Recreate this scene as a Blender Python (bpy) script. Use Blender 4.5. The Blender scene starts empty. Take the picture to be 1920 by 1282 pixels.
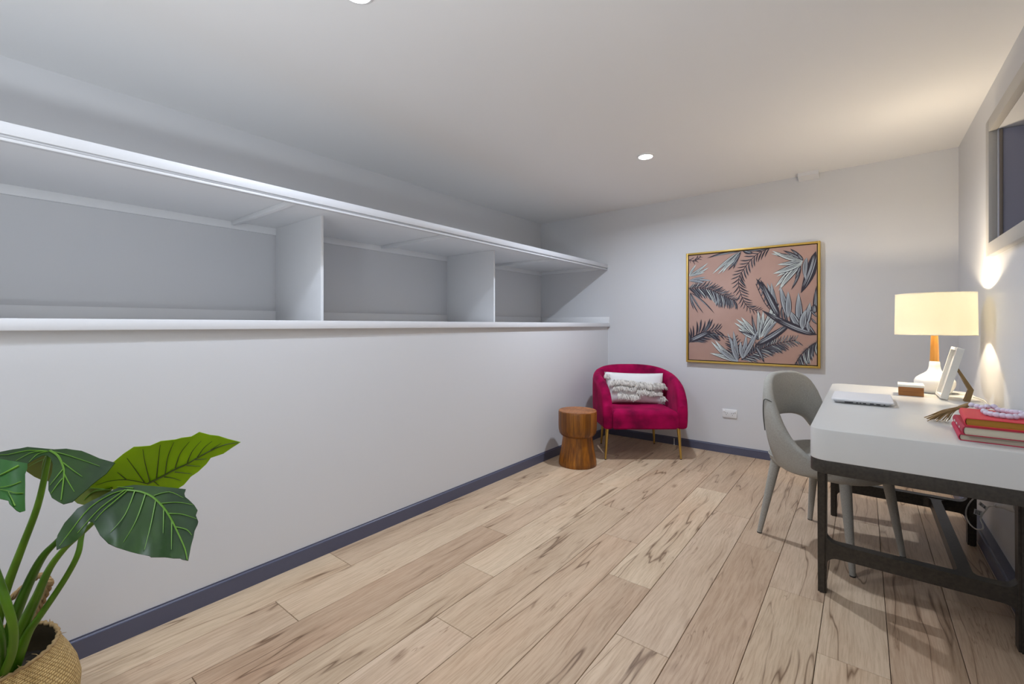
import bpy, bmesh, math, random
from math import sin, cos, pi, radians, sqrt, atan2
from mathutils import Vector, Matrix

random.seed(7)
S = bpy.context.scene
COL = S.collection

# ------------------------------------------------------------------ camera
cam_data = bpy.data.cameras.new('camera')
cam = bpy.data.objects.new('camera', cam_data)
COL.objects.link(cam)
cam.location = (0.0, 0.0, 1.2)
cam.rotation_euler = (pi / 2, 0.0, radians(38.306))
cam_data.sensor_fit = 'HORIZONTAL'
cam_data.sensor_width = 36.0
cam_data.lens = 833.0 / 1920.0 * 36.0
cam_data.shift_y = -(641.0 - 609.0) / 1920.0
cam_data.clip_start = 0.02
S.camera = cam

# ------------------------------------------------------------------ view, world, sky fill
S.view_settings.view_transform = 'Standard'
S.view_settings.look = 'None'
S.view_settings.gamma = 1.0
S.view_settings.use_curve_mapping = False
S.view_settings.exposure = 0.7
W = bpy.data.worlds.new('overcast_sky')
S.world = W
W.use_nodes = True
bg = W.node_tree.nodes['Background']
bg.inputs['Color'].default_value = (0.86, 0.92, 1.0, 1)
bg.inputs['Strength'].default_value = 0.12          # soft sky fill through the opening added behind the camera

DOWNLIGHTS = [(-1.275, 3.225), (-1.50, 0.955), (-1.40, -1.05)]
DOWN_POWER = [17.5, 8.9, 7.5]
DOWN_COLOR = (0.77, 0.86, 1.0)
BULB_POWER = 90.0
BULB_COLOR = (1.0, 0.83, 0.60)

def ceil_z(x):
    return 2.438 + 0.0127 * (x + 3.11)

for (x, y), watts in zip(DOWNLIGHTS, DOWN_POWER):
    ld = bpy.data.lights.new('downlight_beam', 'AREA')
    ld.shape = 'DISK'; ld.size = 0.075; ld.energy = watts; ld.spread = radians(165); ld.color = DOWN_COLOR
    lo = bpy.data.objects.new('downlight_beam', ld)
    lo.location = (x, y, ceil_z(x) - 0.014)
    COL.objects.link(lo)
ul = bpy.data.lights.new('ceiling_fill_light', 'AREA')     # fill light added unseen behind the viewer, aimed at the ceiling
ul.shape = 'DISK'; ul.size = 0.35; ul.energy = 36.0; ul.color = (0.87, 0.935, 1.0)
ulo = bpy.data.objects.new('ceiling_fill_light', ul)
ulo.location = (-0.55, -0.80, 1.05); ulo.rotation_euler = (pi, 0, 0)
COL.objects.link(ulo)
bl = bpy.data.lights.new('lamp_bulb_light', 'POINT')
bl.energy = BULB_POWER; bl.color = BULB_COLOR; bl.shadow_soft_size = 0.022
blo = bpy.data.objects.new('lamp_bulb_light', bl)
blo.location = (0.3235, 3.515, 1.302)
COL.objects.link(blo)

# ------------------------------------------------------------------ helpers
def srgb(r, g, b):
    def f(c):
        c /= 255.0
        return c / 12.92 if c <= 0.04045 else ((c + 0.055) / 1.055) ** 2.4
    return (f(r), f(g), f(b), 1.0)

class NT:
    def __init__(self, name):
        self.m = bpy.data.materials.new(name); self.m.use_nodes = True
        self.t = self.m.node_tree; self.b = self.t.nodes['Principled BSDF']
        self.out = self.t.nodes['Material Output']
    def n(self, kind, **kw):
        nd = self.t.nodes.new(kind)
        for k, v in kw.items():
            if k.startswith('i_'):
                key = k[2:]
                nd.inputs[int(key) if key.isdigit() else key.replace('_', ' ')].default_value = v
            else:
                setattr(nd, k, v)
        return nd
    def l(self, a, b):
        self.t.links.new(a, b)
    def math(self, op, a, b=None, clamp=False):
        nd = self.n('ShaderNodeMath', operation=op); nd.use_clamp = clamp
        for i, v in enumerate((a, b)):
            if v is None: continue
            if isinstance(v, (int, float)): nd.inputs[i].default_value = v
            else: self.l(v, nd.inputs[i])
        return nd.outputs[0]
    def mix(self, fac, c1, c2, blend='MIX'):
        nd = self.n('ShaderNodeMix', data_type='RGBA', blend_type=blend)
        for sock, v in ((nd.inputs[0], fac), (nd.inputs[6], c1), (nd.inputs[7], c2)):
            if isinstance(v, (int, float)): sock.default_value = v
            elif isinstance(v, tuple): sock.default_value = v
            else: self.l(v, sock)
        return nd.outputs[2]
    def noise(self, vec, scale, detail=2.0, rough=0.5):
        nd = self.n('ShaderNodeTexNoise', i_Scale=scale, i_Detail=detail, i_Roughness=rough)
        if vec is not None: self.l(vec, nd.inputs['Vector'])
        return nd.outputs['Fac']
    def ramp(self, fac, stops):
        nd = self.n('ShaderNodeValToRGB'); cr = nd.color_ramp
        while len(cr.elements) < len(stops): cr.elements.new(0.5)
        for e, (p, c) in zip(cr.elements, stops): e.position = p; e.color = c
        self.l(fac, nd.inputs[0]); return nd.outputs[0]
    def mapping(self, vec, scale=(1, 1, 1), rot=(0, 0, 0)):
        nd = self.n('ShaderNodeMapping'); nd.inputs['Scale'].default_value = scale
        nd.inputs['Rotation'].default_value = rot
        self.l(vec, nd.inputs['Vector']); return nd.outputs[0]
    def bump(self, h, strength=0.2, dist=0.002):
        nd = self.n('ShaderNodeBump', i_Strength=strength, i_Distance=dist)
        self.l(h, nd.inputs['Height']); self.l(nd.outputs[0], self.b.inputs['Normal'])
    def coord(self, which='Object'):
        return self.n('ShaderNodeTexCoord').outputs[which]
    def set(self, color=None, rough=0.5, metal=0.0, **kw):
        if color is not None: self.b.inputs['Base Color'].default_value = color
        self.b.inputs['Roughness'].default_value = rough
        self.b.inputs['Metallic'].default_value = metal
        for k, v in kw.items(): self.b.inputs[k.replace('_', ' ')].default_value = v
        return self

def plain(name, color, rough=0.5, metal=0.0, grain=None, gs=0.1, gd=0.001, var=0.0, **kw):
    t = NT(name).set(color, rough, metal, **kw)
    if grain:
        co = t.coord(); nz = t.noise(co, grain, 3.0)
        t.bump(nz, gs, gd)
        if var:
            nz2 = t.noise(co, grain * 0.12, 2.0)
            c2 = tuple(max(0, c * (1 - var)) for c in color[:3]) + (1,)
            t.l(t.mix(nz2, color, c2), t.b.inputs['Base Color'])
    return t.m

def link(name, me, mats=None, parent=None, loc=None, rot=None, smooth=None):
    if mats is not None:
        for m in (mats if isinstance(mats, (list, tuple)) else [mats]): me.materials.append(m)
    if smooth is not None:
        me.shade_smooth()
        if smooth < 180: me.set_sharp_from_angle(angle=radians(smooth))
    o = bpy.data.objects.new(name, me); COL.objects.link(o)
    if parent is not None: o.parent = parent
    if loc is not None: o.location = loc
    if rot is not None: o.rotation_euler = rot
    return o

def fin(name, bm, mats=None, parent=None, loc=None, rot=None, smooth=None):
    me = bpy.data.meshes.new(name); bmesh.ops.recalc_face_normals(bm, faces=bm.faces)
    bm.to_mesh(me); bm.free()
    return link(name, me, mats, parent, loc, rot, smooth)

def tag(o, label=None, cat=None, group=None, kind=None):
    if label: o['label'] = label
    if cat: o['category'] = cat
    if group: o['group'] = group
    if kind: o['kind'] = kind
    return o

def thing(name, label, cat, loc=(0, 0, 0), rz=0.0, group=None):
    o = bpy.data.objects.new(name, None); COL.objects.link(o)
    o.location = loc; o.rotation_euler = (0, 0, rz); o.empty_display_size = 0.1
    return tag(o, label, cat, group)

def box(bm, lo, hi, bev=0.0, seg=2, mi=0):
    r = bmesh.ops.create_cube(bm, size=1.0)
    vs = r['verts']
    for v in vs:
        v.co = Vector([lo[i] + (v.co[i] + 0.5) * (hi[i] - lo[i]) for i in range(3)])
    fs = list({f for v in vs for f in v.link_faces})
    for f in fs: f.material_index = mi
    if bev > 0:
        es = list({e for v in vs for e in v.link_edges})
        rr = bmesh.ops.bevel(bm, geom=es, offset=bev, segments=seg, profile=0.5, affect='EDGES')
        for f in rr['faces']: f.material_index = mi
    return vs

def boxo(name, lo, hi, mat, parent=None, bev=0.0, seg=2, loc=None, rot=None):
    bm = bmesh.new(); box(bm, lo, hi, bev, seg)
    return fin(name, bm, mat, parent, loc, rot, smooth=35 if bev else None)

def skin(bm, rings, closed=True, cap0=True, cap1=True, mi=0):
    """rings: lists of points with equal length -> quad skin"""
    V = [[bm.verts.new(p) for p in r] for r in rings]
    n = len(V[0])
    for a, b in zip(V[:-1], V[1:]):
        for i in range(n if closed else n - 1):
            j = (i + 1) % n
            f = bm.faces.new((a[i], a[j], b[j], b[i])); f.material_index = mi
    if cap0 and closed: bm.faces.new(V[0][::-1]).material_index = mi
    if cap1 and closed: bm.faces.new(V[-1]).material_index = mi
    return V

def lathe(bm, prof, n=40, cx=0, cy=0, a0=0.0, a1=None, cap0=True, cap1=True, mi=0):
    full = a1 is None
    rings = []
    for (r, z) in prof:
        if full: rings.append([(cx + r * cos(2 * pi * k / n), cy + r * sin(2 * pi * k / n), z) for k in range(n)])
    return skin(bm, rings, True, cap0, cap1, mi)

def catmull(P, per=6):
    P = [Vector(p) for p in P]; out = []
    for i in range(len(P) - 1):
        p0 = P[max(i - 1, 0)]; p1 = P[i]; p2 = P[i + 1]; p3 = P[min(i + 2, len(P) - 1)]
        for k in range(per):
            t = k / per
            out.append(0.5 * ((2 * p1) + (p2 - p0) * t + (2 * p0 - 5 * p1 + 4 * p2 - p3) * t * t + (3 * p1 - p0 - 3 * p2 + p3) * t ** 3))
    out.append(P[-1]); return out

def tube(bm, pts, rad, n=8, per=0, flat=1.0, twist=None, mi=0):
    """tube along points; rad number or list (same length as pts)"""
    R = rad if isinstance(rad, (list, tuple)) else [rad] * len(pts)
    if per:
        Q = catmull([tuple(p) + (0,) if False else p for p in pts], per)
        RR = []
        for i in range(len(pts) - 1):
            for k in range(per): RR.append(R[i] + (R[i + 1] - R[i]) * k / per)
        RR.append(R[-1]); pts, R = Q, RR
    pts = [Vector(p) for p in pts]
    rings = []; up = None
    for i, p in enumerate(pts):
        d = (pts[min(i + 1, len(pts) - 1)] - pts[max(i - 1, 0)])
        if d.length < 1e-9: d = Vector((0, 0, 1))
        d.normalize()
        if up is None:
            up = Vector((0, 0, 1)) if abs(d.z) < 0.9 else Vector((1, 0, 0))
        s = d.cross(up)
        if s.length < 1e-6: s = d.orthogonal()
        s.normalize(); up = s.cross(d).normalized()
        rings.append([p + (s * cos(2 * pi * k / n) + up * sin(2 * pi * k / n) * flat) * R[i] for k in range(n)])
    return skin(bm, rings, True, True, True, mi)

def interp(tab, x):
    if x <= tab[0][0]: return tab[0][1]
    for (a, va), (b, vb) in zip(tab[:-1], tab[1:]):
        if x <= b: return va + (vb - va) * (x - a) / (b - a)
    return tab[-1][1]

def smooth_interp(tab, x):
    if x <= tab[0][0]: return tab[0][1]
    if x >= tab[-1][0]: return tab[-1][1]
    for i in range(len(tab) - 1):
        if x <= tab[i + 1][0]:
            (x1, y1), (x2, y2) = tab[i], tab[i + 1]
            m1 = (y2 - tab[i - 1][1]) / (x2 - tab[i - 1][0]) if i > 0 else (y2 - y1) / (x2 - x1)
            m2 = (tab[i + 2][1] - y1) / (tab[i + 2][0] - x1) if i + 2 < len(tab) else (y2 - y1) / (x2 - x1)
            h = x2 - x1; t = (x - x1) / h
            return (2*t**3-3*t*t+1)*y1 + (t**3-2*t*t+t)*h*m1 + (-2*t**3+3*t*t)*y2 + (t**3-t*t)*h*m2

def subsurf(o, lv=1):
    m = o.modifiers.new('smooth', 'SUBSURF'); m.levels = lv; m.render_levels = lv
    return o

# ------------------------------------------------------------------ materials
M = {}
M['wall'] = plain('wall_paint', (0.67, 0.67, 0.68, 1), 0.55, grain=160, gs=0.06, gd=0.001)
M['ceiling'] = plain('ceiling_paint', (0.82, 0.815, 0.81, 1), 0.7, grain=120, gs=0.05, gd=0.001)
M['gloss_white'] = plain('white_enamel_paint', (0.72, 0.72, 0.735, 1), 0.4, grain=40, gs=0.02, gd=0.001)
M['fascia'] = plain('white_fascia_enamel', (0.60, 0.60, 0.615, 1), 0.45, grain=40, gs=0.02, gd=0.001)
M['shelf_white'] = plain('white_melamine', (0.79, 0.79, 0.795, 1), 0.45, grain=60, gs=0.02)
M['skirting'] = plain('slate_blue_enamel', srgb(86, 88, 108), 0.38, grain=30, gs=0.04, var=0.12)
M['slate_panel'] = plain('slate_blue_panel', srgb(150, 150, 168), 0.6, grain=20, gs=0.02, var=0.08)
M['taupe'] = plain('taupe_trim_paint', (0.46, 0.44, 0.41, 1), 0.45, grain=60, gs=0.02)
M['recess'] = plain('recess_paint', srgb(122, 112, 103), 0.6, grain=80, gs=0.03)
M['gap'] = plain('dark_joint', (0.05, 0.035, 0.025, 1), 0.9, grain=50)
M['white_plastic'] = plain('white_plastic', (0.80, 0.80, 0.80, 1), 0.35, grain=60, gs=0.02)
M['clear_grey'] = plain('greyish_clear_plastic', (0.62, 0.60, 0.57, 1), 0.25, grain=40, gs=0.03)
M['black'] = plain('black_slot', (0.012, 0.012, 0.014, 1), 0.6, grain=40)
M['desk_white'] = plain('satin_white_lacquer', (0.66, 0.655, 0.63, 1), 0.28, grain=14, gs=0.02, var=0.05)
M['laptop'] = plain('pearl_white_plastic', (0.83, 0.83, 0.85, 1), 0.3, grain=90, gs=0.02)
M['laptop_side'] = plain('pale_grey_plastic', (0.62, 0.62, 0.64, 1), 0.35, grain=90, gs=0.02)
M['ceramic'] = plain('white_glazed_ceramic', (0.84, 0.83, 0.80, 1), 0.08, grain=10, gs=0.01)
M['frame_white'] = plain('off_white_frame_paint', (0.76, 0.74, 0.68, 1), 0.5, grain=60, gs=0.03)
M['stand_brown'] = plain('brown_fibreboard', srgb(140, 110, 62), 0.6, grain=90, gs=0.1, var=0.2)
M['paper'] = plain('photo_paper', (0.6, 0.58, 0.54, 1), 0.4, grain=20)
M['gold'] = plain('brushed_gold_metal', (0.58, 0.40, 0.11, 1), 0.30, 0.95, grain=200, gs=0.05)
M['gold_frame'] = plain('gold_leaf_frame', srgb(205, 170, 84), 0.4, 0.35, grain=90, gs=0.08, var=0.15)
M['rope'] = plain('twisted_jute', srgb(168, 138, 92), 0.85, grain=220, gs=0.5, var=0.35)
M['bead'] = plain('lilac_white_bead', srgb(220, 215, 232), 0.5, grain=30, gs=0.03)
M['cover_red'] = plain('coral_red_book_cloth', srgb(222, 58, 72), 0.6, grain=400, gs=0.12, var=0.1)
M['cover_pink'] = plain('raspberry_book_cloth', srgb(196, 38, 74), 0.6, grain=400, gs=0.12, var=0.1)
M['cover_wine'] = plain('wine_red_book_cloth', srgb(176, 44, 66), 0.6, grain=400, gs=0.12, var=0.1)
M['cord'] = plain('white_cord', (0.72, 0.72, 0.68, 1), 0.4, grain=40, gs=0.03)
M['ink'] = plain('dark_ink', (0.03, 0.03, 0.04, 1), 0.7, grain=40)
M['soil'] = plain('dark_potting_soil', (0.03, 0.022, 0.012, 1), 0.95, grain=60, gs=0.6, gd=0.01, var=0.4)
M['inner_pot'] = plain('dark_basket_lining', (0.11, 0.075, 0.03, 1), 0.9, grain=90, gs=0.4, gd=0.004, var=0.5)

# dark bronze metal of the desk frame
t = NT('dark_bronze_metal').set(srgb(58, 52, 45), 0.42, 0.25)
co = t.coord(); nz = t.noise(t.mapping(co, (30, 30, 30)), 3.0, 3.0)
t.l(t.ramp(nz, [(0.3, srgb(50, 45, 39)), (0.7, srgb(66, 60, 52))]), t.b.inputs['Base Color']); t.bump(nz, 0.05)
M['bronze'] = t.m

# velvet
t = NT('raspberry_velvet').set(srgb(150, 0, 62), 0.85)
co = t.coord(); nz = t.noise(co, 7.0, 3.0, 0.55)
t.l(t.ramp(nz, [(0.30, srgb(102, 0, 46)), (0.5, srgb(146, 0, 64)), (0.72, srgb(172, 4, 76))]), t.b.inputs['Base Color'])
t.b.inputs['Sheen Weight'].default_value = 0.35; t.b.inputs['Sheen Roughness'].default_value = 0.35
t.b.inputs['Sheen Tint'].default_value = srgb(255, 90, 150); t.b.inputs['Specular IOR Level'].default_value = 0.15
t.bump(t.noise(co, 260, 2.0), 0.12, 0.001); M['velvet'] = t.m

# grey woven upholstery
t = NT('grey_woven_upholstery').set(srgb(160, 158, 150), 0.9)
co = t.coord(); wv = t.noise(t.mapping(co, (900, 900, 120)), 1.0, 2.0); w2 = t.noise(t.mapping(co, (120, 120, 900)), 1.0, 2.0)
wv2 = t.math('ADD', t.math('MULTIPLY', wv, 0.6), t.math('MULTIPLY', w2, 0.4))
t.l(t.ramp(wv2, [(0.34, srgb(148, 145, 138)), (0.5, srgb(164, 161, 153)), (0.66, srgb(178, 175, 166))]), t.b.inputs['Base Color'])
t.bump(wv2, 0.3, 0.001); t.b.inputs['Specular IOR Level'].default_value = 0.2
M['chair_fabric'] = t.m
M['seam'] = plain('dark_grey_piping', srgb(84, 84, 80), 0.8, grain=200, gs=0.2)
M['foot'] = plain('black_foot_cap', (0.02, 0.02, 0.02, 1), 0.5, grain=40)

# white cushion
M['cushion'] = plain('white_cotton', (0.72, 0.71, 0.70, 1), 0.9, grain=300, gs=0.2, var=0.05)
M['fringe_grey'] = plain('grey_beige_yarn', (0.42, 0.38, 0.34, 1), 0.9, grain=60)
M['fringe'] = plain('cream_shaggy_yarn', (0.78, 0.73, 0.66, 1), 0.9, grain=60, gs=0.2, var=0.25)

def wood(name, dark, mid, light, rough=0.35, scale=1.0, rand=True, axis='z'):
    t = NT(name).set(mid, rough)
    co = t.coord()
    if rand:
        oi = t.n('ShaderNodeObjectInfo'); off = t.n('ShaderNodeVectorMath', operation='SCALE')
        cmb = t.n('ShaderNodeCombineXYZ')
        for i in range(3): t.l(oi.outputs['Random'], cmb.inputs[i])
        t.l(cmb.outputs[0], off.inputs[0]); off.inputs['Scale'].default_value = 37.0
        ad = t.n('ShaderNodeVectorMath', operation='ADD'); t.l(co, ad.inputs[0]); t.l(off.outputs[0], ad.inputs[1]); co = ad.outputs[0]
    sc = {'z': (55, 55, 3.5), 'x': (3.5, 55, 55), 'y': (55, 3.5, 55)}[axis]
    g = t.noise(t.mapping(co, tuple(s * scale for s in sc)), 1.0, 4.0, 0.6)
    c = t.ramp(g, [(0.25, dark), (0.5, mid), (0.75, light)])
    if rand:
        v = t.ramp(oi.outputs['Random'], [(0.0, (0.62, 0.56, 0.50, 1)), (0.5, (0.95, 0.95, 0.95, 1)), (1.0, (1.25, 1.2, 1.1, 1))])
        c = t.mix(1.0, c, v, 'MULTIPLY')
    t.l(c, t.b.inputs['Base Color']); t.bump(g, 0.06, 0.001)
    return t.m
M['teak'] = wood('oiled_teak', srgb(98, 54, 8), srgb(132, 78, 14), srgb(164, 104, 26), 0.36)
M['teak_top'] = wood('oiled_teak_top', srgb(120, 68, 30), srgb(158, 98, 50), srgb(182, 122, 70), 0.38, axis='y')
M['box_wood'] = wood('walnut_veneer', srgb(92, 52, 18), srgb(146, 92, 40), srgb(172, 116, 56), 0.4, 1.0, False, 'x')
M['lamp_wood'] = wood('honey_oak', srgb(196, 130, 50), srgb(216, 152, 70), srgb(228, 172, 92), 0.4, 1.0, False)

# oak floor planks
t = NT('rustic_oak_laminate').set(srgb(186, 158, 130), 0.42)
co = t.coord(); oi = t.n('ShaderNodeObjectInfo'); rnd = oi.outputs['Random']
cmb = t.n('ShaderNodeCombineXYZ')
t.l(t.math('MULTIPLY', rnd, 31.0), cmb.inputs[0]); t.l(t.math('MULTIPLY', rnd, 57.0), cmb.inputs[1]); t.l(t.math('MULTIPLY', rnd, 17.0), cmb.inputs[2])
ad = t.n('ShaderNodeVectorMath', operation='ADD'); t.l(co, ad.inputs[0]); t.l(cmb.outputs[0], ad.inputs[1]); P = ad.outputs[0]
# bend the grain a little
wob = t.n('ShaderNodeTexNoise', i_Scale=2.2, i_Detail=2.0); t.l(P, wob.inputs['Vector'])
sub = t.n('ShaderNodeVectorMath', operation='SUBTRACT'); t.l(wob.outputs['Color'], sub.inputs[0]); sub.inputs[1].default_value = (0.5, 0.5, 0.5)
scl = t.n('ShaderNodeVectorMath', operation='MULTIPLY'); t.l(sub.outputs[0], scl.inputs[0]); scl.inputs[1].default_value = (0.045, 0.0, 0.0)
ad2 = t.n('ShaderNodeVectorMath', operation='ADD'); t.l(P, ad2.inputs[0]); t.l(scl.outputs[0], ad2.inputs[1]); Q = ad2.outputs[0]
fine = t.noise(t.mapping(Q, (150, 7, 1)), 1.0, 4.0, 0.65)
broad = t.noise(t.mapping(Q, (15, 1.6, 1)), 1.0, 3.0, 0.55)
tone = t.ramp(rnd, [(0.0, srgb(190, 162, 135)), (0.2, srgb(208, 183, 155)), (0.4, srgb(199, 173, 147)), (0.6, srgb(217, 194, 165)), (0.8, srgb(195, 170, 143)), (1.0, srgb(212, 187, 161))])
c = t.mix(t.ramp(broad, [(0.38, (0, 0, 0, 1)), (0.72, (0.5, 0.5, 0.5, 1))]), tone, (0.76, 0.71, 0.66, 1), 'MULTIPLY')
c = t.mix(t.ramp(fine, [(0.35, (0.9, 0.9, 0.9, 1)), (0.58, (0, 0, 0, 1))]), c, (0.78, 0.74, 0.70, 1), 'MULTIPLY')
# wandering cracks: level line of a stretched noise, broken up by another one
crk = t.noise(t.mapping(Q, (8.5, 0.62, 1)), 1.0, 2.5, 0.5)
line = t.ramp(t.math('ABSOLUTE', t.math('SUBTRACT', crk, 0.5)), [(0.0, (1, 1, 1, 1)), (0.010, (0, 0, 0, 1))])
mask = t.ramp(t.noise(t.mapping(P, (5, 1.5, 1)), 1.0, 2.0), [(0.44, (0, 0, 0, 1)), (0.54, (1, 1, 1, 1))])
cr = t.math('MULTIPLY', line, mask)
halo = t.math('MULTIPLY', t.ramp(t.math('ABSOLUTE', t.math('SUBTRACT', crk, 0.5)), [(0.0, (1, 1, 1, 1)), (0.07, (0, 0, 0, 1))]), t.math('MULTIPLY', mask, 0.28))
c = t.mix(halo, c, (0.66, 0.58, 0.50, 1), 'MULTIPLY')
c = t.mix(t.math('MULTIPLY', cr, 0.9), c, (0.30, 0.23, 0.18, 1), 'MULTIPLY')
crk2 = t.noise(t.mapping(Q, (24, 1.5, 1)), 1.0, 3.0, 0.6)
ln2 = t.ramp(t.math('ABSOLUTE', t.math('SUBTRACT', crk2, 0.56)), [(0.0, (1, 1, 1, 1)), (0.012, (0, 0, 0, 1))])
mk2 = t.ramp(t.noise(t.mapping(P, (9, 2.6, 1)), 1.0, 2.0), [(0.54, (0, 0, 0, 1)), (0.62, (1, 1, 1, 1))])
c = t.mix(t.math('MULTIPLY', t.math('MULTIPLY', ln2, mk2), 0.65), c, (0.45, 0.37, 0.31, 1), 'MULTIPLY')
red = t.ramp(t.noise(t.mapping(P, (4, 1.1, 1)), 1.0, 2.0), [(0.5, (0, 0, 0, 1)), (0.72, (0.45, 0.45, 0.45, 1))])
c = t.mix(red, c, (1.0, 0.90, 0.86, 1), 'MULTIPLY')
vor = t.n('ShaderNodeTexVoronoi', i_Scale=1.0); t.l(t.mapping(Q, (5.2, 1.9, 1)), vor.inputs['Vector'])
kn = t.ramp(vor.outputs['Distance'], [(0.02, (1, 1, 1, 1)), (0.11, (0, 0, 0, 1))])
knm = t.math('MULTIPLY', kn, t.ramp(vor.outputs['Color'], [(0.45, (0, 0, 0, 1)), (0.5, (1, 1, 1, 1))]))
c = t.mix(t.math('MULTIPLY', knm, 0.75), c, (0.46, 0.38, 0.33, 1), 'MULTIPLY')
t.l(c, t.b.inputs['Base Color'])
t.bump(t.math('SUBTRACT', fine, t.math('MULTIPLY', cr, 2.0)), 0.10, 0.0012)
t.b.inputs['Specular IOR Level'].default_value = 0.3
M['plank'] = t.m

# page edges: fine layered lines
def pages(name, a, b):
    t = NT(name).set(a, 0.8)
    co = t.coord(); nz = t.noise(t.mapping(co, (6, 6, 900)), 1.0, 2.0)
    t.l(t.mix(nz, a, b), t.b.inputs['Base Color']); t.bump(nz, 0.3, 0.0005)
    return t.m
M['pages_cream'] = pages('cream_page_edges', srgb(222, 214, 192), srgb(180, 170, 146))
M['pages_gold'] = pages('gilt_page_edges', srgb(190, 140, 50), srgb(146, 102, 30))

# woven seagrass
t = NT('woven_seagrass').set(srgb(190, 160, 100), 0.75)
uv = t.n('ShaderNodeUVMap').outputs[0]
sx = t.n('ShaderNodeSeparateXYZ'); t.l(uv, sx.inputs[0])
u = t.math('MULTIPLY', sx.outputs[0], 92.0); v = t.math('MULTIPLY', sx.outputs[1], 46.0)
fv = t.math('FLOOR', v); par = t.math('MULTIPLY', t.math('FRACT', t.math('MULTIPLY', fv, 0.3334)), 1.0)
fu = t.math('FRACT', t.math('ADD', u, par)); fvv = t.math('FRACT', v)
hu = t.math('SINE', t.math('MULTIPLY', fu, pi)); hv = t.math('SINE', t.math('MULTIPLY', fvv, pi))
hh = t.math('MULTIPLY', t.math('POWER', hu, 0.6), t.math('POWER', hv, 0.5))
nz = t.noise(t.mapping(uv, (70, 30, 1)), 1.0, 3.0)
cc = t.ramp(nz, [(0.3, srgb(182, 150, 92)), (0.6, srgb(206, 174, 114)), (0.8, srgb(220, 192, 136))])
cc = t.mix(t.ramp(hh, [(0.15, (0.85, 0.85, 0.85, 1)), (0.5, (0, 0, 0, 1))]), cc, (0.40, 0.30, 0.18, 1), 'MULTIPLY')
t.l(cc, t.b.inputs['Base Color']); t.bump(hh, 0.8, 0.004); M['seagrass'] = t.m

def leafmat(name, a, b, rough, trans):
    t = NT(name).set(a, rough)
    co = t.coord(); nz = t.noise(co, 9.0, 3.0)
    t.l(t.ramp(nz, [(0.3, a), (0.7, b)]), t.b.inputs['Base Color']); t.b.inputs['Specular IOR Level'].default_value = 0.35; t.bump(t.noise(co, 60, 2.0), 0.08, 0.002)
    if trans:
        tr = t.n('ShaderNodeBsdfTranslucent'); tr.inputs[0].default_value = trans
        mx = t.n('ShaderNodeMixShader'); mx.inputs[0].default_value = 0.35
        t.l(t.b.outputs[0], mx.inputs[1]); t.l(tr.outputs[0], mx.inputs[2]); t.l(mx.outputs[0], t.out.inputs['Surface'])
    return t.m
M['leaf_dark'] = leafmat('dark_green_glossy_leaf', srgb(14, 38, 14), srgb(32, 62, 8), 0.40, None)
M['leaf_mid'] = leafmat('mid_green_leaf', srgb(28, 74, 22), srgb(40, 90, 24), 0.42, None)
M['leaf_light'] = leafmat('backlit_yellow_green_underside', srgb(136, 166, 4), srgb(152, 182, 8), 0.55, srgb(160, 205, 8))  # brighter base colour stands in for light shining through from behind
M['leaf_olive'] = leafmat('olive_leaf_underside', srgb(84, 96, 6), srgb(100, 112, 10), 0.5, None)
M['vein'] = plain('pale_green_vein', srgb(84, 126, 22), 0.5, grain=60)
M['vein_dark'] = plain('dark_olive_vein', srgb(58, 76, 4), 0.5, grain=60)
M['stem'] = leafmat('green_stem', srgb(62, 100, 8), srgb(92, 130, 22), 0.4, None)
M['stem_dark'] = leafmat('deep_green_stem', srgb(48, 84, 8), srgb(66, 104, 14), 0.4, None)

# lamp shade: thin white cloth, lets the bulb's light through
t = NT('white_linen_shade').set((0.62, 0.60, 0.55, 1), 0.8)
tr = t.n('ShaderNodeBsdfTranslucent'); tr.inputs[0].default_value = (0.68, 0.665, 0.60, 1)
mx = t.n('ShaderNodeMixShader'); mx.inputs[0].default_value = 0.62
co = t.coord(); t.bump(t.noise(t.mapping(co, (300, 300, 300)), 1.0, 2.0), 0.1, 0.001)
t.l(t.b.outputs[0], mx.inputs[1]); t.l(tr.outputs[0], mx.inputs[2]); t.l(mx.outputs[0], t.out.inputs['Surface'])
M['shade'] = t.m

def glow(name, col, s):
    t = NT(name).set(col, 0.5)
    t.b.inputs['Emission Color'].default_value = col; t.b.inputs['Emission Strength'].default_value = s
    return t.m
M['lens'] = glow('lit_downlight_lens', (1, 0.99, 0.97, 1), 9.0)
M['bulb'] = glow('lit_bulb_glass', (1, 0.84, 0.6, 1), 12.0)

# printed canvas
t = NT('dusty_pink_canvas').set(srgb(186, 148, 136), 0.8)
co = t.coord(); nz = t.noise(co, 3.0, 3.0)
t.l(t.ramp(nz, [(0.3, srgb(174, 140, 127)), (0.7, srgb(186, 152, 138))]), t.b.inputs['Base Color'])
t.bump(t.noise(co, 500, 1.0), 0.1, 0.0006); M['canvas'] = t.m
M['print_dark'] = plain('plum_black_print', srgb(58, 52, 62), 0.8, grain=60, var=0.3)
M['print_grey'] = plain('slate_grey_print', srgb(122, 126, 132), 0.8, grain=60, var=0.3)
M['print_light'] = plain('pale_mint_print', srgb(212, 220, 215), 0.8, grain=60, var=0.12)
M['print_mid'] = plain('silver_print', srgb(176, 182, 186), 0.8, grain=60, var=0.15)

# ------------------------------------------------------------------ room shell
XL, XA, XR, YB, YF = -2.215, -3.11, 0.542, 4.515, -1.30
LEDGE_TOP, LEDGE_BOT = 1.222, 1.180
FY = YF - 0.12

floor = boxo('floor', (XL - 0.02, FY, -0.08), (XR + 0.02, YB + 0.02, -0.011), M['gap'])
tag(floor, 'pale rustic oak laminate floor laid in staggered planks', kind='structure')
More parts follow.
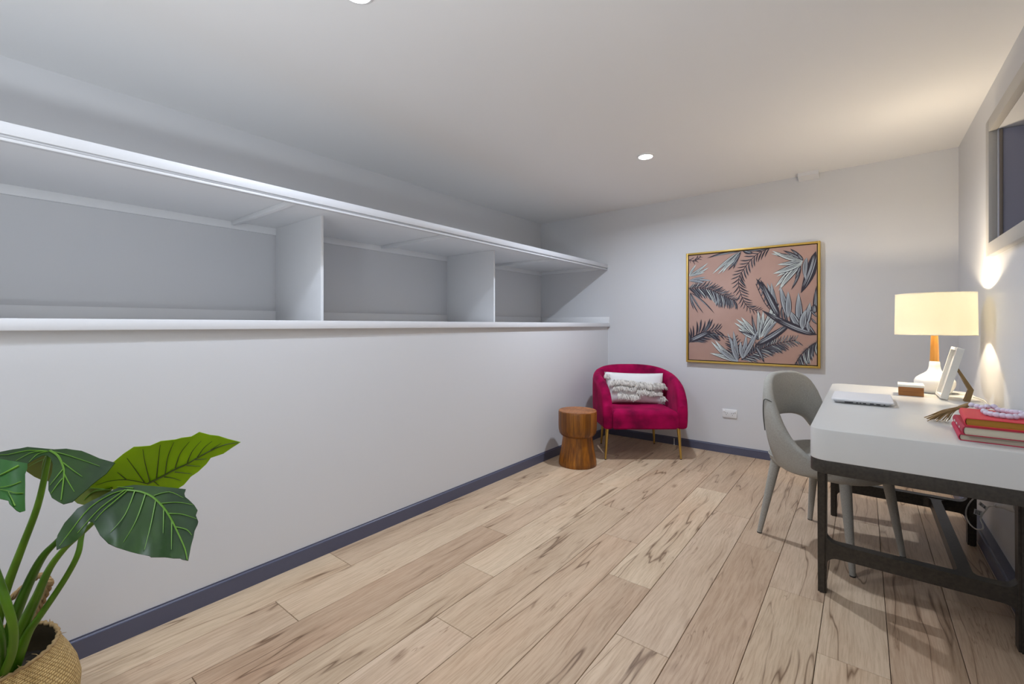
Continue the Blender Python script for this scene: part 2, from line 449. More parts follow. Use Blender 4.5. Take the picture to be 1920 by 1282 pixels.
# planks: 13 full rows, regular 1/4 stagger
PW, PL = 0.2078, 1.46
def plank_mesh(w, l):
    bm = bmesh.new(); g = 0.0011
    box(bm, (-w / 2 + g, -l / 2 + g, -0.0105), (w / 2 - g, l / 2 - g, 0.0))
    top = [e for e in bm.edges if all(v.co.z > -0.001 for v in e.verts)]
    bmesh.ops.bevel(bm, geom=top, offset=0.0012, segments=1, affect='EDGES')
    me = bpy.data.meshes.new('plank'); bmesh.ops.recalc_face_normals(bm, faces=bm.faces); bm.to_mesh(me); bm.free()
    me.materials.append(M['plank']); return me
full_mesh = plank_mesh(PW, PL)
cache = {}
x_edges = [XL] + [-2.003 + PW * k for k in range(13)] + [XR]
for k in range(len(x_edges) - 1):
    xa, xb = x_edges[k], x_edges[k + 1]
    if k == len(x_edges) - 2 and xb - xa < 0.015: continue
    y = 1.242 - 0.365 * k
    while y > FY: y -= PL
    while y < YB:
        a, b = max(y, FY), min(y + PL, YB)
        if b - a > 0.01:
            full = (b - a) > PL - 1e-4 and abs(xb - xa - PW) < 1e-4
            key = (round(xb - xa, 4), round(b - a, 4))
            me = full_mesh if full else cache.setdefault(key, plank_mesh(xb - xa, b - a))
            o = bpy.data.objects.new('plank', me); COL.objects.link(o); o.parent = floor
            o.location = ((xa + xb) / 2, (a + b) / 2, 0.0)
        y += PL

bm = bmesh.new()
box(bm, (XA - 0.1, FY, -0.08), (XL, YB + 0.1, LEDGE_BOT))
box(bm, (XA - 0.1, FY, LEDGE_BOT), (XA, YB + 0.1, 2.52))
tag(fin('wall_left', bm, M['wall']), 'pale grey-white left wall with a high recess above the ledge', kind='structure')
bm = bmesh.new(); box(bm, (XA, YB, LEDGE_BOT), (XL, YB + 0.1, 2.52)); box(bm, (XL, YB, -0.08), (XR + 0.1, YB + 0.1, 2.52))
tag(fin('wall_back', bm, M['wall']), 'pale grey-white end wall behind the armchair', kind='structure')
# right wall with the high opening
OY0, OY1, OZ0, OZ1 = 0.75, 3.335, 1.625, 2.20
bm = bmesh.new()
box(bm, (XR, FY, -0.08), (XR + 0.1, YB + 0.1, OZ0)); box(bm, (XR, FY, OZ1), (XR + 0.1, YB + 0.1, 2.56))
box(bm, (XR, FY, OZ0), (XR + 0.1, OY0, OZ1)); box(bm, (XR, OY1, OZ0), (XR + 0.1, YB + 0.1, OZ1))
tag(fin('wall_right', bm, M['wall']), 'warm-lit right wall with a high framed opening', kind='structure')
# front wall behind the camera with a wide opening added to let fill light in
bm = bmesh.new()
box(bm, (XA, FY, LEDGE_BOT), (-2.0, YF, 2.52)); box(bm, (XL, FY, -0.08), (-2.0, YF, LEDGE_BOT))
box(bm, (0.40, FY, -0.08), (XR, YF, 2.52)); box(bm, (-2.0, FY, 2.15), (0.40, YF, 2.52))
tag(fin('wall_front', bm, M['wall']), 'front wall behind the viewer with a wide opening added for fill light', kind='structure')
# ceiling, falling slightly to the left
bm = bmesh.new()
vs = box(bm, (XA - 0.1, FY, 2.4), (XR + 0.1, YB + 0.1, 2.62))
for v in vs:
    if v.co.z < 2.5: v.co.z = ceil_z(v.co.x)
tag(fin('ceiling', bm, M['ceiling']), 'smooth white plaster ceiling', kind='structure')

# baseboards with a rounded top edge
def skirt(name, lo, hi, ax, side, label):
    bm = bmesh.new(); box(bm, lo, hi)
    es = [e for e in bm.edges if all(v.co.z > hi[2] - 1e-4 for v in e.verts) and all(abs(v.co[ax] - side) < 1e-4 for v in e.verts)]
    bmesh.ops.bevel(bm, geom=es, offset=0.009, segments=3, affect='EDGES')
    tag(fin(name, bm, M['skirting'], smooth=40), label, kind='structure')
skirt('baseboard_left', (XL, FY, 0), (XL + 0.012, YB, 0.078), 0, XL + 0.012, 'slate-blue baseboard along the left wall')
skirt('baseboard_back', (XL + 0.012, YB - 0.015, 0), (XR - 0.046, YB, 0.076), 1, YB - 0.015, 'slate-blue baseboard along the end wall')
skirt('baseboard_right', (XR - 0.046, FY, 0), (XR, YB, 0.078), 0, XR - 0.046, 'slate-blue baseboard along the right wall')

# recess behind the opening in the right wall, its trim boards
win = bpy.data.objects.new('window_1', None); COL.objects.link(win)
tag(win, 'high framed opening in the right wall with a slate-blue end panel', kind='structure')
RX = 1.35
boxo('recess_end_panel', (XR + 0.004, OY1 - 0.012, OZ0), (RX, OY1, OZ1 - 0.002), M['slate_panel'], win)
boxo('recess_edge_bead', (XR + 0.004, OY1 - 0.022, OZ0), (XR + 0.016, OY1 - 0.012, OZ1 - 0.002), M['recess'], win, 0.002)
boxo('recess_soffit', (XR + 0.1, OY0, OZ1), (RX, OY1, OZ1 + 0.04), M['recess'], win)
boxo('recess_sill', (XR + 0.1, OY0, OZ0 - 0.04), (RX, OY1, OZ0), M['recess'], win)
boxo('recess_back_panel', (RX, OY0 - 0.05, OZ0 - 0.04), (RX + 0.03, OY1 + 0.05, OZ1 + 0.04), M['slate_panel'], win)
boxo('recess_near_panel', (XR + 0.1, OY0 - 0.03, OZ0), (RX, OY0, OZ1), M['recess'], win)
TW = 0.066
boxo('frame_board', (XR - 0.032, OY1, OZ0 - TW), (XR, OY1 + TW, OZ1 + TW), M['taupe'], win, 0.003)
boxo('frame_board', (XR - 0.032, OY0 - TW, OZ0 - TW), (XR, OY0, OZ1 + TW), M['taupe'], win, 0.003)
boxo('frame_board', (XR - 0.032, OY0, OZ1), (XR, OY1, OZ1 + TW), M['taupe'], win, 0.003)
boxo('frame_board', (XR - 0.032, OY0, OZ0 - TW), (XR, OY1, OZ0), M['taupe'], win, 0.003)

# boxed beam end where the end wall meets the ceiling
bm = bmesh.new()
zc = ceil_z(-0.36)
vs = box(bm, (-0.43, YB - 0.10, zc - 0.048), (-0.285, YB, zc + 0.02))
for v in vs:
    if v.co.z < zc - 0.02 and v.co.y < YB - 0.05: v.co.z += 0.018
tag(fin('trim_1', bm, M['gloss_white']), 'small white boxed beam end under the ceiling', kind='structure')

# ------------------------------------------------------------------ built-in shelf over the ledge
lg = thing('wall_ledge', 'long white ledge capping the lower left wall', 'ledge', (XL, 1.6, LEDGE_TOP))
lg.location = (0, 0, 0)
boxo('ledge_board', (XA, YF, LEDGE_BOT), (XL + 0.028, YB, LEDGE_TOP), M['gloss_white'], lg, 0.004)
boxo('upstand', (XA, YF, LEDGE_TOP), (XA + 0.016, YB, 1.293), M['shelf_white'], lg, 0.002)
boxo('upstand', (XA + 0.016, YB - 0.014, LEDGE_TOP), (XL + 0.022, YB, 1.289), M['shelf_white'], lg, 0.002)

sh = thing('wall_shelf', 'long white open shelf with fascia along the left wall above the ledge', 'shelf', (0, 0, 0))
boxo('shelf_board', (XA, YF, 1.847), (XL - 0.024, YB, 1.866), M['shelf_white'], sh)
boxo('fascia_recess', (XL - 0.024, YF, 1.8165), (XL - 0.017, YB, 1.828), M['shelf_white'], sh)
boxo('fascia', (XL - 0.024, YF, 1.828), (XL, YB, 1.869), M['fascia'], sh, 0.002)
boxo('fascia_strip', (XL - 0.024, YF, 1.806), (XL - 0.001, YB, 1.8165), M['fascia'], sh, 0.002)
boxo('back_cleat', (XA, YF, 1.802), (XA + 0.019, YB, 1.847), M['shelf_white'], sh, 0.001)
boxo('end_cleat', (XA + 0.019, YB - 0.019, 1.812), (XL - 0.03, YB, 1.847), M['shelf_white'], sh, 0.001)
for yb in (1.10, 2.20, 3.62, -0.3):
    boxo('cross_brace', (XA + 0.019, yb - 0.012, 1.822), (XL - 0.024, yb + 0.012, 1.847), M['shelf_white'], sh, 0.001)
for yb in (1.36, 2.925, -0.25):
    boxo('divider_panel', (XA + 0.016, yb - 0.002, LEDGE_TOP), (-2.51, yb + 0.015, 1.847), M['shelf_white'], sh, 0.001)

# ------------------------------------------------------------------ downlights
dl_label = ['lit round white downlight in the ceiling in front of the pink armchair',
            'lit round white downlight over the shelf side, cut by the top edge of the photo',
            'round white downlight in the ceiling behind the viewer']
for i, (x, y) in enumerate(DOWNLIGHTS):
    z = ceil_z(x)
    d = thing('ceiling_downlight', dl_label[i], 'downlight', (x, y, z), 0, 'recessed ceiling downlights')
    bm = bmesh.new(); lathe(bm, [(0.048, -0.001), (0.051, -0.008), (0.059, -0.006), (0.062, 0.0), (0.062, 0.004), (0.048, 0.004)], 40, cap0=False, cap1=False)
    fin('trim_ring', bm, M['white_plastic'], d, smooth=40)
    bm = bmesh.new(); lathe(bm, [(0.0495, -0.003), (0.036, -0.0055), (0.004, -0.0065)], 36, cap0=False)
    fin('lens', bm, M['lens'], d, smooth=60)

# ------------------------------------------------------------------ framed print
AX0, AX1, AZ0, AZ1 = -1.360, -0.277, 0.838, 1.898
ar = thing('framed_print', 'square gold-framed palm leaf print on dusty pink canvas, on the end wall', 'picture', ((AX0 + AX1) / 2, YB, AZ0))
ax, az = -(AX0 + AX1) / 2, -AZ0
fw, yF, yC = 0.017, YB - 0.042, YB - 0.035
def fb(lo, hi):
    boxo('frame_rail', (lo[0] + ax, -0.042, lo[1] + az), (hi[0] + ax, -0.002, hi[1] + az), M['gold_frame'], ar, 0.002)
fb((AX0, AZ0), (AX0 + fw, AZ1)); fb((AX1 - fw, AZ0), (AX1, AZ1))
fb((AX0 + fw, AZ0), (AX1 - fw, AZ0 + fw)); fb((AX0 + fw, AZ1 - fw), (AX1 - fw, AZ1))
boxo('backing', (AX0 + fw + ax, -0.014, AZ0 + fw + az), (AX1 - fw + ax, -0.004, AZ1 - fw + az), M['black'], ar)
gp = 0.007
CX0, CX1, CZ0, CZ1 = AX0 + fw + gp, AX1 - fw - gp, AZ0 + fw + gp, AZ1 - fw - gp
boxo('canvas', (CX0 + ax, -0.034, CZ0 + az), (CX1 + ax, -0.0141, CZ1 + az), M['canvas'], ar, 0.002)
ART = {"f":[[[[-1.338,1.558],[-1.171,1.55],[-1.037,1.483],[-0.923,1.422]],0.089,0.155,36,"d"],[[[-0.638,1.878],[-0.747,1.83],[-0.841,1.723],[-0.894,1.61],[-0.871,1.47],[-0.817,1.363],[-0.733,1.324]],0.103,0.089,24,"s"],[[[-0.299,1.12],[-0.414,1.155],[-0.558,1.255],[-0.674,1.38],[-0.752,1.565]],0.0,0.141,16,"d"],[[[-0.87,0.881],[-0.738,0.971],[-0.611,1.031],[-0.451,1.07]],0.099,0.131,36,"d"],[[[-1.338,1.023],[-1.246,1.11],[-1.171,1.138],[-1.068,1.145]],0.141,0.178,13,"s"],[[[-0.287,1.069],[-0.356,1.014],[-0.414,0.943],[-0.455,0.861]],0.141,0.023,20,"d"],[[[-0.918,0.857],[-0.918,0.954],[-0.938,1.06]],0.113,0.113,8,"s"],[[[-1.338,1.837],[-1.278,1.82],[-1.224,1.86]],0.056,0.047,5,"s"]],"b":[[-1.333,1.677,-1.156,1.793,0.023,"w"],[-1.333,1.677,-1.148,1.748,0.023,"w"],[-1.333,1.677,-1.187,1.703,0.023,"w"],[-1.333,1.677,-1.267,1.785,0.023,"w"],[-1.333,1.632,-1.124,1.619,0.023,"g"],[-1.333,1.632,-1.177,1.658,0.023,"g"],[-1.333,1.632,-1.192,1.601,0.023,"g"],[-1.322,1.518,-1.246,1.312,0.014,"d"],[-1.322,1.518,-1.198,1.309,0.014,"d"],[-1.322,1.518,-1.098,1.304,0.014,"d"],[-1.322,1.518,-1.289,1.347,0.014,"d"],[-0.874,1.871,-1.119,1.682,0.03,"w"],[-0.874,1.871,-1.073,1.675,0.03,"w"],[-0.874,1.871,-1.035,1.683,0.03,"w"],[-0.874,1.871,-0.997,1.73,0.03,"w"],[-0.874,1.871,-1.166,1.837,0.021,"d"],[-0.874,1.871,-0.938,1.713,0.021,"d"],[-0.874,1.871,-0.987,1.702,0.021,"d"],[-0.86,1.884,-0.775,1.843,0.036,"d"],[-0.647,1.877,-0.86,1.878,0.016,"d"],[-0.397,1.741,-0.635,1.826,0.036,"w"],[-0.397,1.741,-0.627,1.852,0.036,"w"],[-0.397,1.741,-0.586,1.726,0.036,"w"],[-0.397,1.741,-0.593,1.622,0.036,"w"],[-0.401,1.727,-0.604,1.529,0.045,"w"],[-0.401,1.727,-0.578,1.496,0.045,"w"],[-0.401,1.727,-0.62,1.649,0.045,"w"],[-0.397,1.746,-0.491,1.855,0.023,"d"],[-0.397,1.746,-0.545,1.846,0.023,"d"],[-0.397,1.746,-0.439,1.815,0.023,"d"],[-0.307,1.816,-0.414,1.468,0.067,"d"],[-0.372,1.769,-0.38,1.583,0.036,"g"],[-0.414,1.703,-0.485,1.499,0.021,"d"],[-0.414,1.703,-0.455,1.588,0.021,"d"],[-0.724,1.07,-0.931,1.221,0.039,"w"],[-0.724,1.07,-0.915,1.255,0.039,"w"],[-0.724,1.07,-0.874,1.272,0.039,"w"],[-0.724,1.07,-0.899,1.168,0.039,"w"],[-0.728,1.075,-0.738,1.333,0.036,"w"],[-0.728,1.075,-0.696,1.324,0.036,"w"],[-0.715,1.086,-0.62,1.383,0.048,"w"],[-0.715,1.086,-0.574,1.377,0.048,"w"],[-0.715,1.086,-0.595,1.317,0.048,"w"],[-0.728,1.065,-0.786,1.299,0.021,"d"],[-0.728,1.065,-0.899,1.146,0.021,"d"],[-0.761,1.012,-0.468,1.23,0.056,"d"],[-0.692,1.086,-0.567,1.26,0.027,"g"],[-0.899,0.86,-1.132,1.045,0.038,"w"],[-0.899,0.86,-1.098,1.059,0.038,"w"],[-0.899,0.86,-1.142,0.932,0.038,"w"],[-0.899,0.86,-0.987,1.126,0.036,"g"],[-0.899,0.86,-1.073,0.989,0.036,"g"],[-0.899,0.86,-0.938,1.148,0.036,"g"],[-0.899,0.86,-0.962,1.07,0.036,"g"],[-0.86,0.892,-0.831,1.11,0.036,"g"],[-0.86,0.892,-0.775,1.116,0.036,"g"],[-0.86,0.892,-0.738,1.148,0.036,"g"],[-0.86,0.892,-0.879,1.051,0.036,"g"],[-0.761,1.022,-0.685,0.859,0.027,"d"],[-0.422,1.17,-0.43,1.477,0.05,"g"],[-0.422,1.17,-0.502,1.33,0.05,"g"],[-0.506,1.26,-0.567,1.544,0.045,"g"],[-0.506,1.26,-0.506,1.49,0.045,"g"],[-0.585,1.322,-0.665,1.575,0.036,"g"],[-0.585,1.322,-0.632,1.573,0.036,"g"],[-0.567,1.255,-0.752,1.617,0.054,"d"],[-0.567,1.255,-0.717,1.604,0.054,"d"],[-0.303,1.117,-0.71,1.334,0.054,"d"],[-0.303,1.117,-0.611,1.261,0.054,"d"],[-0.401,1.16,-0.348,1.39,0.054,"g"],[-0.401,1.16,-0.38,1.327,0.054,"g"],[-0.356,1.146,-0.364,1.239,0.027,"g"],[-0.315,1.297,-0.303,1.529,0.045,"d"],[-0.315,1.297,-0.323,1.375,0.045,"d"],[-0.348,1.327,-0.291,1.258,0.014,"d"],[-0.34,1.258,-0.299,1.204,0.014,"d"],[-1.171,1.116,-0.928,1.066,0.009,"d"],[-1.333,1.04,-1.129,1.144,0.054,"d"]]}
pm = bmesh.new()
layer = [0]
def clip_pt(x, z): return (min(max(x, CX0 + 0.001), CX1 - 0.001), min(max(z, CZ0 + 0.001), CZ1 - 0.001))
def blade(p0, p1, w, mi, bend=0.0, n=8, taper=0.42):
    layer[0] += 1
    y = -0.0343 - layer[0] * 0.0000022
    p0 = Vector((p0[0], p0[1])); p1 = Vector((p1[0], p1[1])); d = p1 - p0
    if d.length < 2e-3: return
    nrm = Vector((-d.y, d.x)).normalized()
    L, R = [], []
    for i in range(n + 1):
        s = i / n
        c = p0 + d * s + nrm * (bend * d.length * 4 * s * (1 - s))
        ww = w * 0.5 * (sin(pi * (s ** 0.8)) ** 0.8) if 0 < s < 1 else 0
        L.append(c + nrm * ww); R.append(c - nrm * ww)
    pts = L + R[::-1][1:-1]
    if all(p.x <= CX0 or p.x >= CX1 or p.y <= CZ0 or p.y >= CZ1 for p in pts): return
    Q = [clip_pt(p.x, p.y) for p in pts]
    vs = [pm.verts.new((q[0] + ax, y, q[1] + az)) for q in Q]
    k = len(vs)
    for i in range(n):
        a, b = i, i + 1
        ra = (k - i) % k; rb = k - i - 1 if i < n - 1 else n
        idx = []
        for q in (a, b, rb, ra):
            if q not in idx: idx.append(q)
        if len(idx) >= 3:
            f = pm.faces.new([vs[q] for q in idx]); f.material_index = mi
rng = random.Random(3)
def frond(sp, lu, ld, n, st):
    P = catmull([(a, b, 0) for a, b in sp], 8); m = len(P) - 1
    for k in range(n):
        s = (k + 0.6) / n; i = min(int(s * m), m - 1)
        p = P[i]; d = (P[min(i + 2, m)] - P[max(i - 1, 0)]).normalized(); nn = Vector((-d.y, d.x, 0))
        e = (0.55 + 0.45 * sin(pi * min(1, 0.2 + s * 0.85)))
        for side, ln in ((1, lu), (-1, ld)):
            l = ln * e * rng.uniform(0.82, 1.12)
            q = p + d * (l * 0.72) + nn * (side * l * 0.75)
            wd = l * (0.13 if st == 's' else 0.15)
            bnd = -side * rng.uniform(0.03, 0.10)
            blade((p.x, p.y), (q.x, q.y), wd, 0, bnd)
            if st == 'd':
                o = nn * (side * l * 0.03)
                blade((p.x + d.x * l * .08 + o.x, p.y + d.y * l * .08 + o.y), (q.x - d.x * l * .06, q.y - d.y * l * .06), wd * 0.30, rng.choice([1, 1, 3, 2]), bnd)
            elif rng.random() < 0.6:
                blade((p.x, p.y), (q.x - d.x * l * .1, q.y - d.y * l * .1), wd * 0.28, 1, bnd)
    for i in range(0, m):
        a, b = P[i], P[i + 1]
        blade((a.x - (b.x - a.x) * .4, a.y - (b.y - a.y) * .4), (b.x + (b.x - a.x) * .4, b.y + (b.y - a.y) * .4), 0.007, 0)
for f in ART['f']: frond(*f)
for (x0, z0, x1, z1, w, c) in ART['b']:
    bnd = rng.uniform(-0.05, 0.05)
    w *= 0.9
    blade((x0, z0), (x1, z1), w * 1.25, 0, bnd)
    if c in 'wg':
        blade((x0, z0), (x1, z1), w * 0.95, 2 if c == 'w' else 3, bnd)
        dx, dz = x1 - x0, z1 - z0
        for off, mi_ in ((0.16, 1), (-0.2, 0), (-0.02, 1)):
            nx, nz_ = -dz * off * w / max(0.01, sqrt(dx * dx + dz * dz)), dx * off * w / max(0.01, sqrt(dx * dx + dz * dz))
            blade((x0 + dx * .05 + nx, z0 + dz * .05 + nz_), (x0 + dx * .86 + nx, z0 + dz * .86 + nz_), w * 0.13, mi_, bnd)
    else:
        dx, dz = x1 - x0, z1 - z0
        for off in (0.25, -0.12, 0.02):
            nx, nz_ = -dz * off * w / max(0.01, sqrt(dx * dx + dz * dz)), dx * off * w / max(0.01, sqrt(dx * dx + dz * dz))
            blade((x0 + dx * .1 + nx, z0 + dz * .1 + nz_), (x0 + dx * .85 + nx, z0 + dz * .85 + nz_), w * 0.11, 3, bnd)
fin('printed_leaves', pm, [M['print_dark'], M['print_grey'], M['print_light'], M['print_mid']], ar)

# ------------------------------------------------------------------ power outlets
def outlet(label, loc, rz):
    t = thing('power_outlet', label, 'outlet', loc, rz, 'double power outlets')
    boxo('plate', (-0.0625, -0.011, -0.039), (0.0625, 0.0, 0.039), M['white_plastic'], t, 0.003)
    for s in (-1, 1):
        boxo('switch', (s * 0.046 - 0.008, -0.017, 0.012), (s * 0.046 + 0.008, -0.011, 0.029), M['white_plastic'], t, 0.003)
        c = s * 0.026
        bm = bmesh.new()
        for (dx, dz, r) in ((-0.0075, 0.004, 0.5), (0.0075, 0.004, -0.5), (0.0, -0.012, 0)):
            vs = box(bm, (-0.0014, -0.0122, -0.0042), (0.0014, -0.0108, 0.0042))
            bmesh.ops.rotate(bm, verts=vs, cent=(0, 0, 0), matrix=Matrix.Rotation(r, 3, 'Y'))
            bmesh.ops.translate(bm, verts=vs, vec=(c + dx, 0, dz))
        fin('pin_slots', bm, M['black'], t)
    return t
outlet('white double power outlet on the end wall right of the pink armchair', (-0.976, YB, 0.3735), 0)
outlet('white double power outlet on the right wall under the desk, lamp plugged in', (XR, 2.895, 0.402), -pi / 2)

# small white door stop at the end wall baseboard
ds = thing('door_stop', 'tiny white post standing at the end wall baseboard behind the armchair', 'door stop', (-1.481, YB - 0.024, 0))
bm = bmesh.new(); lathe(bm, [(0.007, 0.0), (0.007, 0.006), (0.0035, 0.008), (0.0035, 0.056), (0.005, 0.058), (0.005, 0.064)], 14); fin('post', bm, M['white_plastic'], ds, smooth=40)
bm = bmesh.new(); lathe(bm, [(0.0058, 0.0565), (0.0058, 0.066), (0.003, 0.0675)], 14); fin('rubber_tip', bm, M['clear_grey'], ds, smooth=40)

# ------------------------------------------------------------------ stool of teak staves
st = thing('wooden_stool', 'round teak drum stool with a pinched waist beside the pink armchair', 'stool', (-1.934, 3.362, 0), 0.3)
top_prof = [(0.122, 0.246), (0.142, 0.256), (0.156, 0.276), (0.1625, 0.305), (0.164, 0.34), (0.164, 0.452), (0.161, 0.4595)]
bot_prof = [(0.157, 0.0), (0.162, 0.006), (0.161, 0.035), (0.150, 0.09), (0.139, 0.15), (0.130, 0.21), (0.1265, 0.25)]
def stave(name, prof, a0, a1, rin, mat):
    bm = bmesh.new(); g = 0.0022; rings = []
    for q in range(5):
        a = a0 + g + (a1 - a0 - 2 * g) * q / 4
        dr = -0.0007 if q in (0, 4) else 0.0
        ring = [((r + dr) * cos(a), (r + dr) * sin(a), z) for r, z in prof]
        ring += [(rin * cos(a), rin * sin(a), prof[-1][1]), (rin * cos(a), rin * sin(a), prof[0][1])]
        rings.append(ring)
    skin(bm, rings); return fin(name, bm, mat, st, smooth=50)
NS = 20
for k in range(NS): stave('upper_stave', top_prof, 2 * pi * k / NS, 2 * pi * (k + 1) / NS, 0.09, M['teak'])
NB = 16
for k in range(NB): stave('lower_stave', bot_prof, 2 * pi * (k + .3) / NB, 2 * pi * (k + 1.3) / NB, 0.09, M['teak'])
rt = 0.1615
ys = [-rt, -0.105, -0.05, 0.008, 0.06, 0.11, rt]
for a, b in zip(ys[:-1], ys[1:]):
    bm = bmesh.new(); n = 10; rings = []
    ring_b, ring_t = [], []
    pts = []
    for i in range(n + 1):
        y = a + 0.0006 + (b - a - 0.0012) * i / n; pts.append((sqrt(max(0.0, rt * rt - y * y)), y))
    poly = pts + [(-x, y) for x, y in pts[::-1]]
    skin(bm, [[(x, y, 0.4455) for x, y in poly], [(x, y, 0.4635) for x, y in poly], [(x * .985, y * .998, 0.4655) for x, y in poly]])
    bmesh.ops.remove_doubles(bm, verts=bm.verts, dist=1e-5)
    fin('top_board', bm, M['teak_top'], st)

# ------------------------------------------------------------------ raspberry velvet tub chair
ac = thing('armchair', 'raspberry pink velvet tub armchair on slim gold legs in the far corner', 'armchair', (-1.70, 4.04, 0), radians(38.306))
ztop = [(-0.325, 0.50), (-0.315, 0.555), (-0.295, 0.60), (-0.26, 0.642), (-0.19, 0.685), (-0.10, 0.712), (0.0, 0.732), (0.15, 0.762), (0.25, 0.785), (0.33, 0.803)]
def tub_path():
    P = []
    for y in (-0.325, -0.318, -0.305, -0.285, -0.255, -0.21, -0.15, -0.08): P.append((-0.372 - 0.022 * (y + 0.325) / 0.3, y))
    nb = 26
    for i in range(nb + 1):
        a = pi * i / nb; e = 2 / 2.35
        c, s = cos(a), sin(a)
        P.append((-0.394 * (abs(c) ** e) * (1 if c >= 0 else -1), -0.0 + 0.335 * (abs(s) ** e)))
    return P + [(-x, y) for x, y in P[:8][::-1]]
TP = tub_path()
def tub_normal(i):
    a = TP[max(i - 1, 0)]; b = TP[min(i + 1, len(TP) - 1)]
    d = Vector((b[0] - a[0], b[1] - a[1], 0)).normalized()
    return Vector((-d.y, d.x, 0))   # left of travel = outwards (path runs left arm -> back -> right arm)
def tub_ring(i, shrink=0.0, dy=0.0):
    x, y = TP[i]; n = tub_normal(i); th = 0.088; zt = smooth_interp(ztop, y); zb = 0.285
    pleat = 0.011 * abs(sin(i * pi / 2.4)) if 9 < i < len(TP) - 10 else 0.0
    ring = []
    H = zt - zb
    for s, o in ((0.0, -0.035), (0.03, -0.012), (0.10, -0.004), (0.3, 0.0), (0.6, 0.002), (0.85, 0.0), (0.93, -0.006), (0.978, -0.02), (1.0, -0.040)):
        ring.append((o, zb + H * s))
    for s, o in ((0.995, -0.056), (0.97, -0.072), (0.92, -0.081), (0.8, -0.086 - pleat), (0.55, -0.088 - pleat), (0.3, -0.088 - pleat), (0.05, -0.088), (0.0, -0.075)):
        ring.append((o, zb + H * s))
    out = []
    for o, z in ring:
        if shrink:
            o = -0.044 + (o + 0.044) * (1 - shrink); z = zb + H * 0.5 + (z - zb - H * 0.5) * (1 - shrink * 0.5)
        p = Vector((x, y + dy, 0)) + n * o
        out.append((p.x, p.y, z))
    return out
bm = bmesh.new()
rings = [tub_ring(0, 0.28, -0.012), tub_ring(0, 0.10, -0.009)] + [tub_ring(i) for i in range(len(TP))] + [tub_ring(len(TP) - 1, 0.10, -0.009), tub_ring(len(TP) - 1, 0.28, -0.012)]
skin(bm, rings)
fin('tub_back', bm, M['velvet'], ac, smooth=70)
# seat
bm = bmesh.new(); box(bm, (-0.286, -0.335, 0.283), (0.286, 0.25, 0.452))
es = [e for e in bm.edges if all(v.co.z > 0.44 for v in e.verts)]
bmesh.ops.bevel(bm, geom=es, offset=0.05, segments=6, profile=0.5, affect='EDGES')
es = [e for e in bm.edges if all(v.co.z < 0.29 for v in e.verts)]
bmesh.ops.bevel(bm, geom=es, offset=0.012, segments=3, affect='EDGES')
fin('seat_cushion', bm, M['velvet'], ac, smooth=50)
for s in (-1, 1):      # seams where seat meets the arms
    bm = bmesh.new()
    tube(bm, [(s * 0.286, -0.3375, 0.30), (s * 0.286, -0.338, 0.36), (s * 0.286, -0.3365, 0.41), (s * 0.284, -0.322, 0.440)], 0.0022, 6, 3)
    fin('piping', bm, M['velvet'], ac, smooth=60)
for (fx, fy, tx, ty) in ((-0.337, -0.262, -0.318, -0.25), (0.337, -0.262, 0.318, -0.25), (-0.268, 0.27, -0.25, 0.25), (0.268, 0.27, 0.25, 0.25)):
    bm = bmesh.new(); tube(bm, [(fx, fy, 0.0), (tx, ty, 0.300)], [0.0085, 0.0165], 14)
    lg_ = fin('leg', bm, M['gold'], ac, smooth=40)
    bm = bmesh.new(); tube(bm, [(fx, fy, 0.0), (fx + (tx - fx) * .02, fy, 0.006)], [0.0092, 0.0093], 12)
    fin('foot_cap', bm, M['foot'], lg_, smooth=40)

# cushion with shaggy fringes
cu = thing('cushion', 'white rectangular cushion with shaggy fringe bands on the pink armchair', 'cushion', (0, 0, 0))
cu.matrix_world = Matrix.Translation(ac.location) @ Matrix.Rotation(radians(38.306), 4, 'Z') @ Matrix.Translation((0.002, 0.028, 0.597)) @ Matrix.Rotation(radians(-17), 4, 'X') @ Matrix.Rotation(radians(1.5), 4, 'Y')
CW, CH, CT = 0.283, 0.150, 0.062
def cpos(u, v, side):
    f = max(0.0, (1 - abs(u) ** 2.4)) ** 0.55 * max(0.0, (1 - abs(v) ** 2.4)) ** 0.55
    pinch = 1 - 0.06 * (1 - abs(u) ** 2) * abs(v) ** 2
    pu = 1 - 0.05 * (1 - abs(v) ** 2) * abs(u) ** 2
    return Vector((u * CW * pu, side * CT * f, v * CH * pinch))
bm = bmesh.new(); nu, nv = 28, 16
for side in (-1, 1):
    G = [[bm.verts.new(cpos(-1 + 2 * i / nu, -1 + 2 * j / nv, side)) for j in range(nv + 1)] for i in range(nu + 1)]
    for i in range(nu):
        for j in range(nv): bm.faces.new((G[i][j], G[i + 1][j], G[i + 1][j + 1], G[i][j + 1]))
bmesh.ops.remove_doubles(bm, verts=bm.verts, dist=1e-5)
fin('cover', bm, M['cushion'], cu, smooth=80)
rg = random.Random(5)
bm = bmesh.new()
bands = [(-0.86, -0.02, 0.36, 0.23), (-0.78, 0.0, -0.02, 0.20), (0.0, 1.02, 0.22, 0.26), (0.02, 0.62, -0.22, 0.24), (-0.62, 0.08, -0.52, 0.24), (0.86, 1.0, -0.62, 0.2), (-1.0, -0.86, 0.78, 0.16), (0.3, 0.9, -0.34, 0.14)]
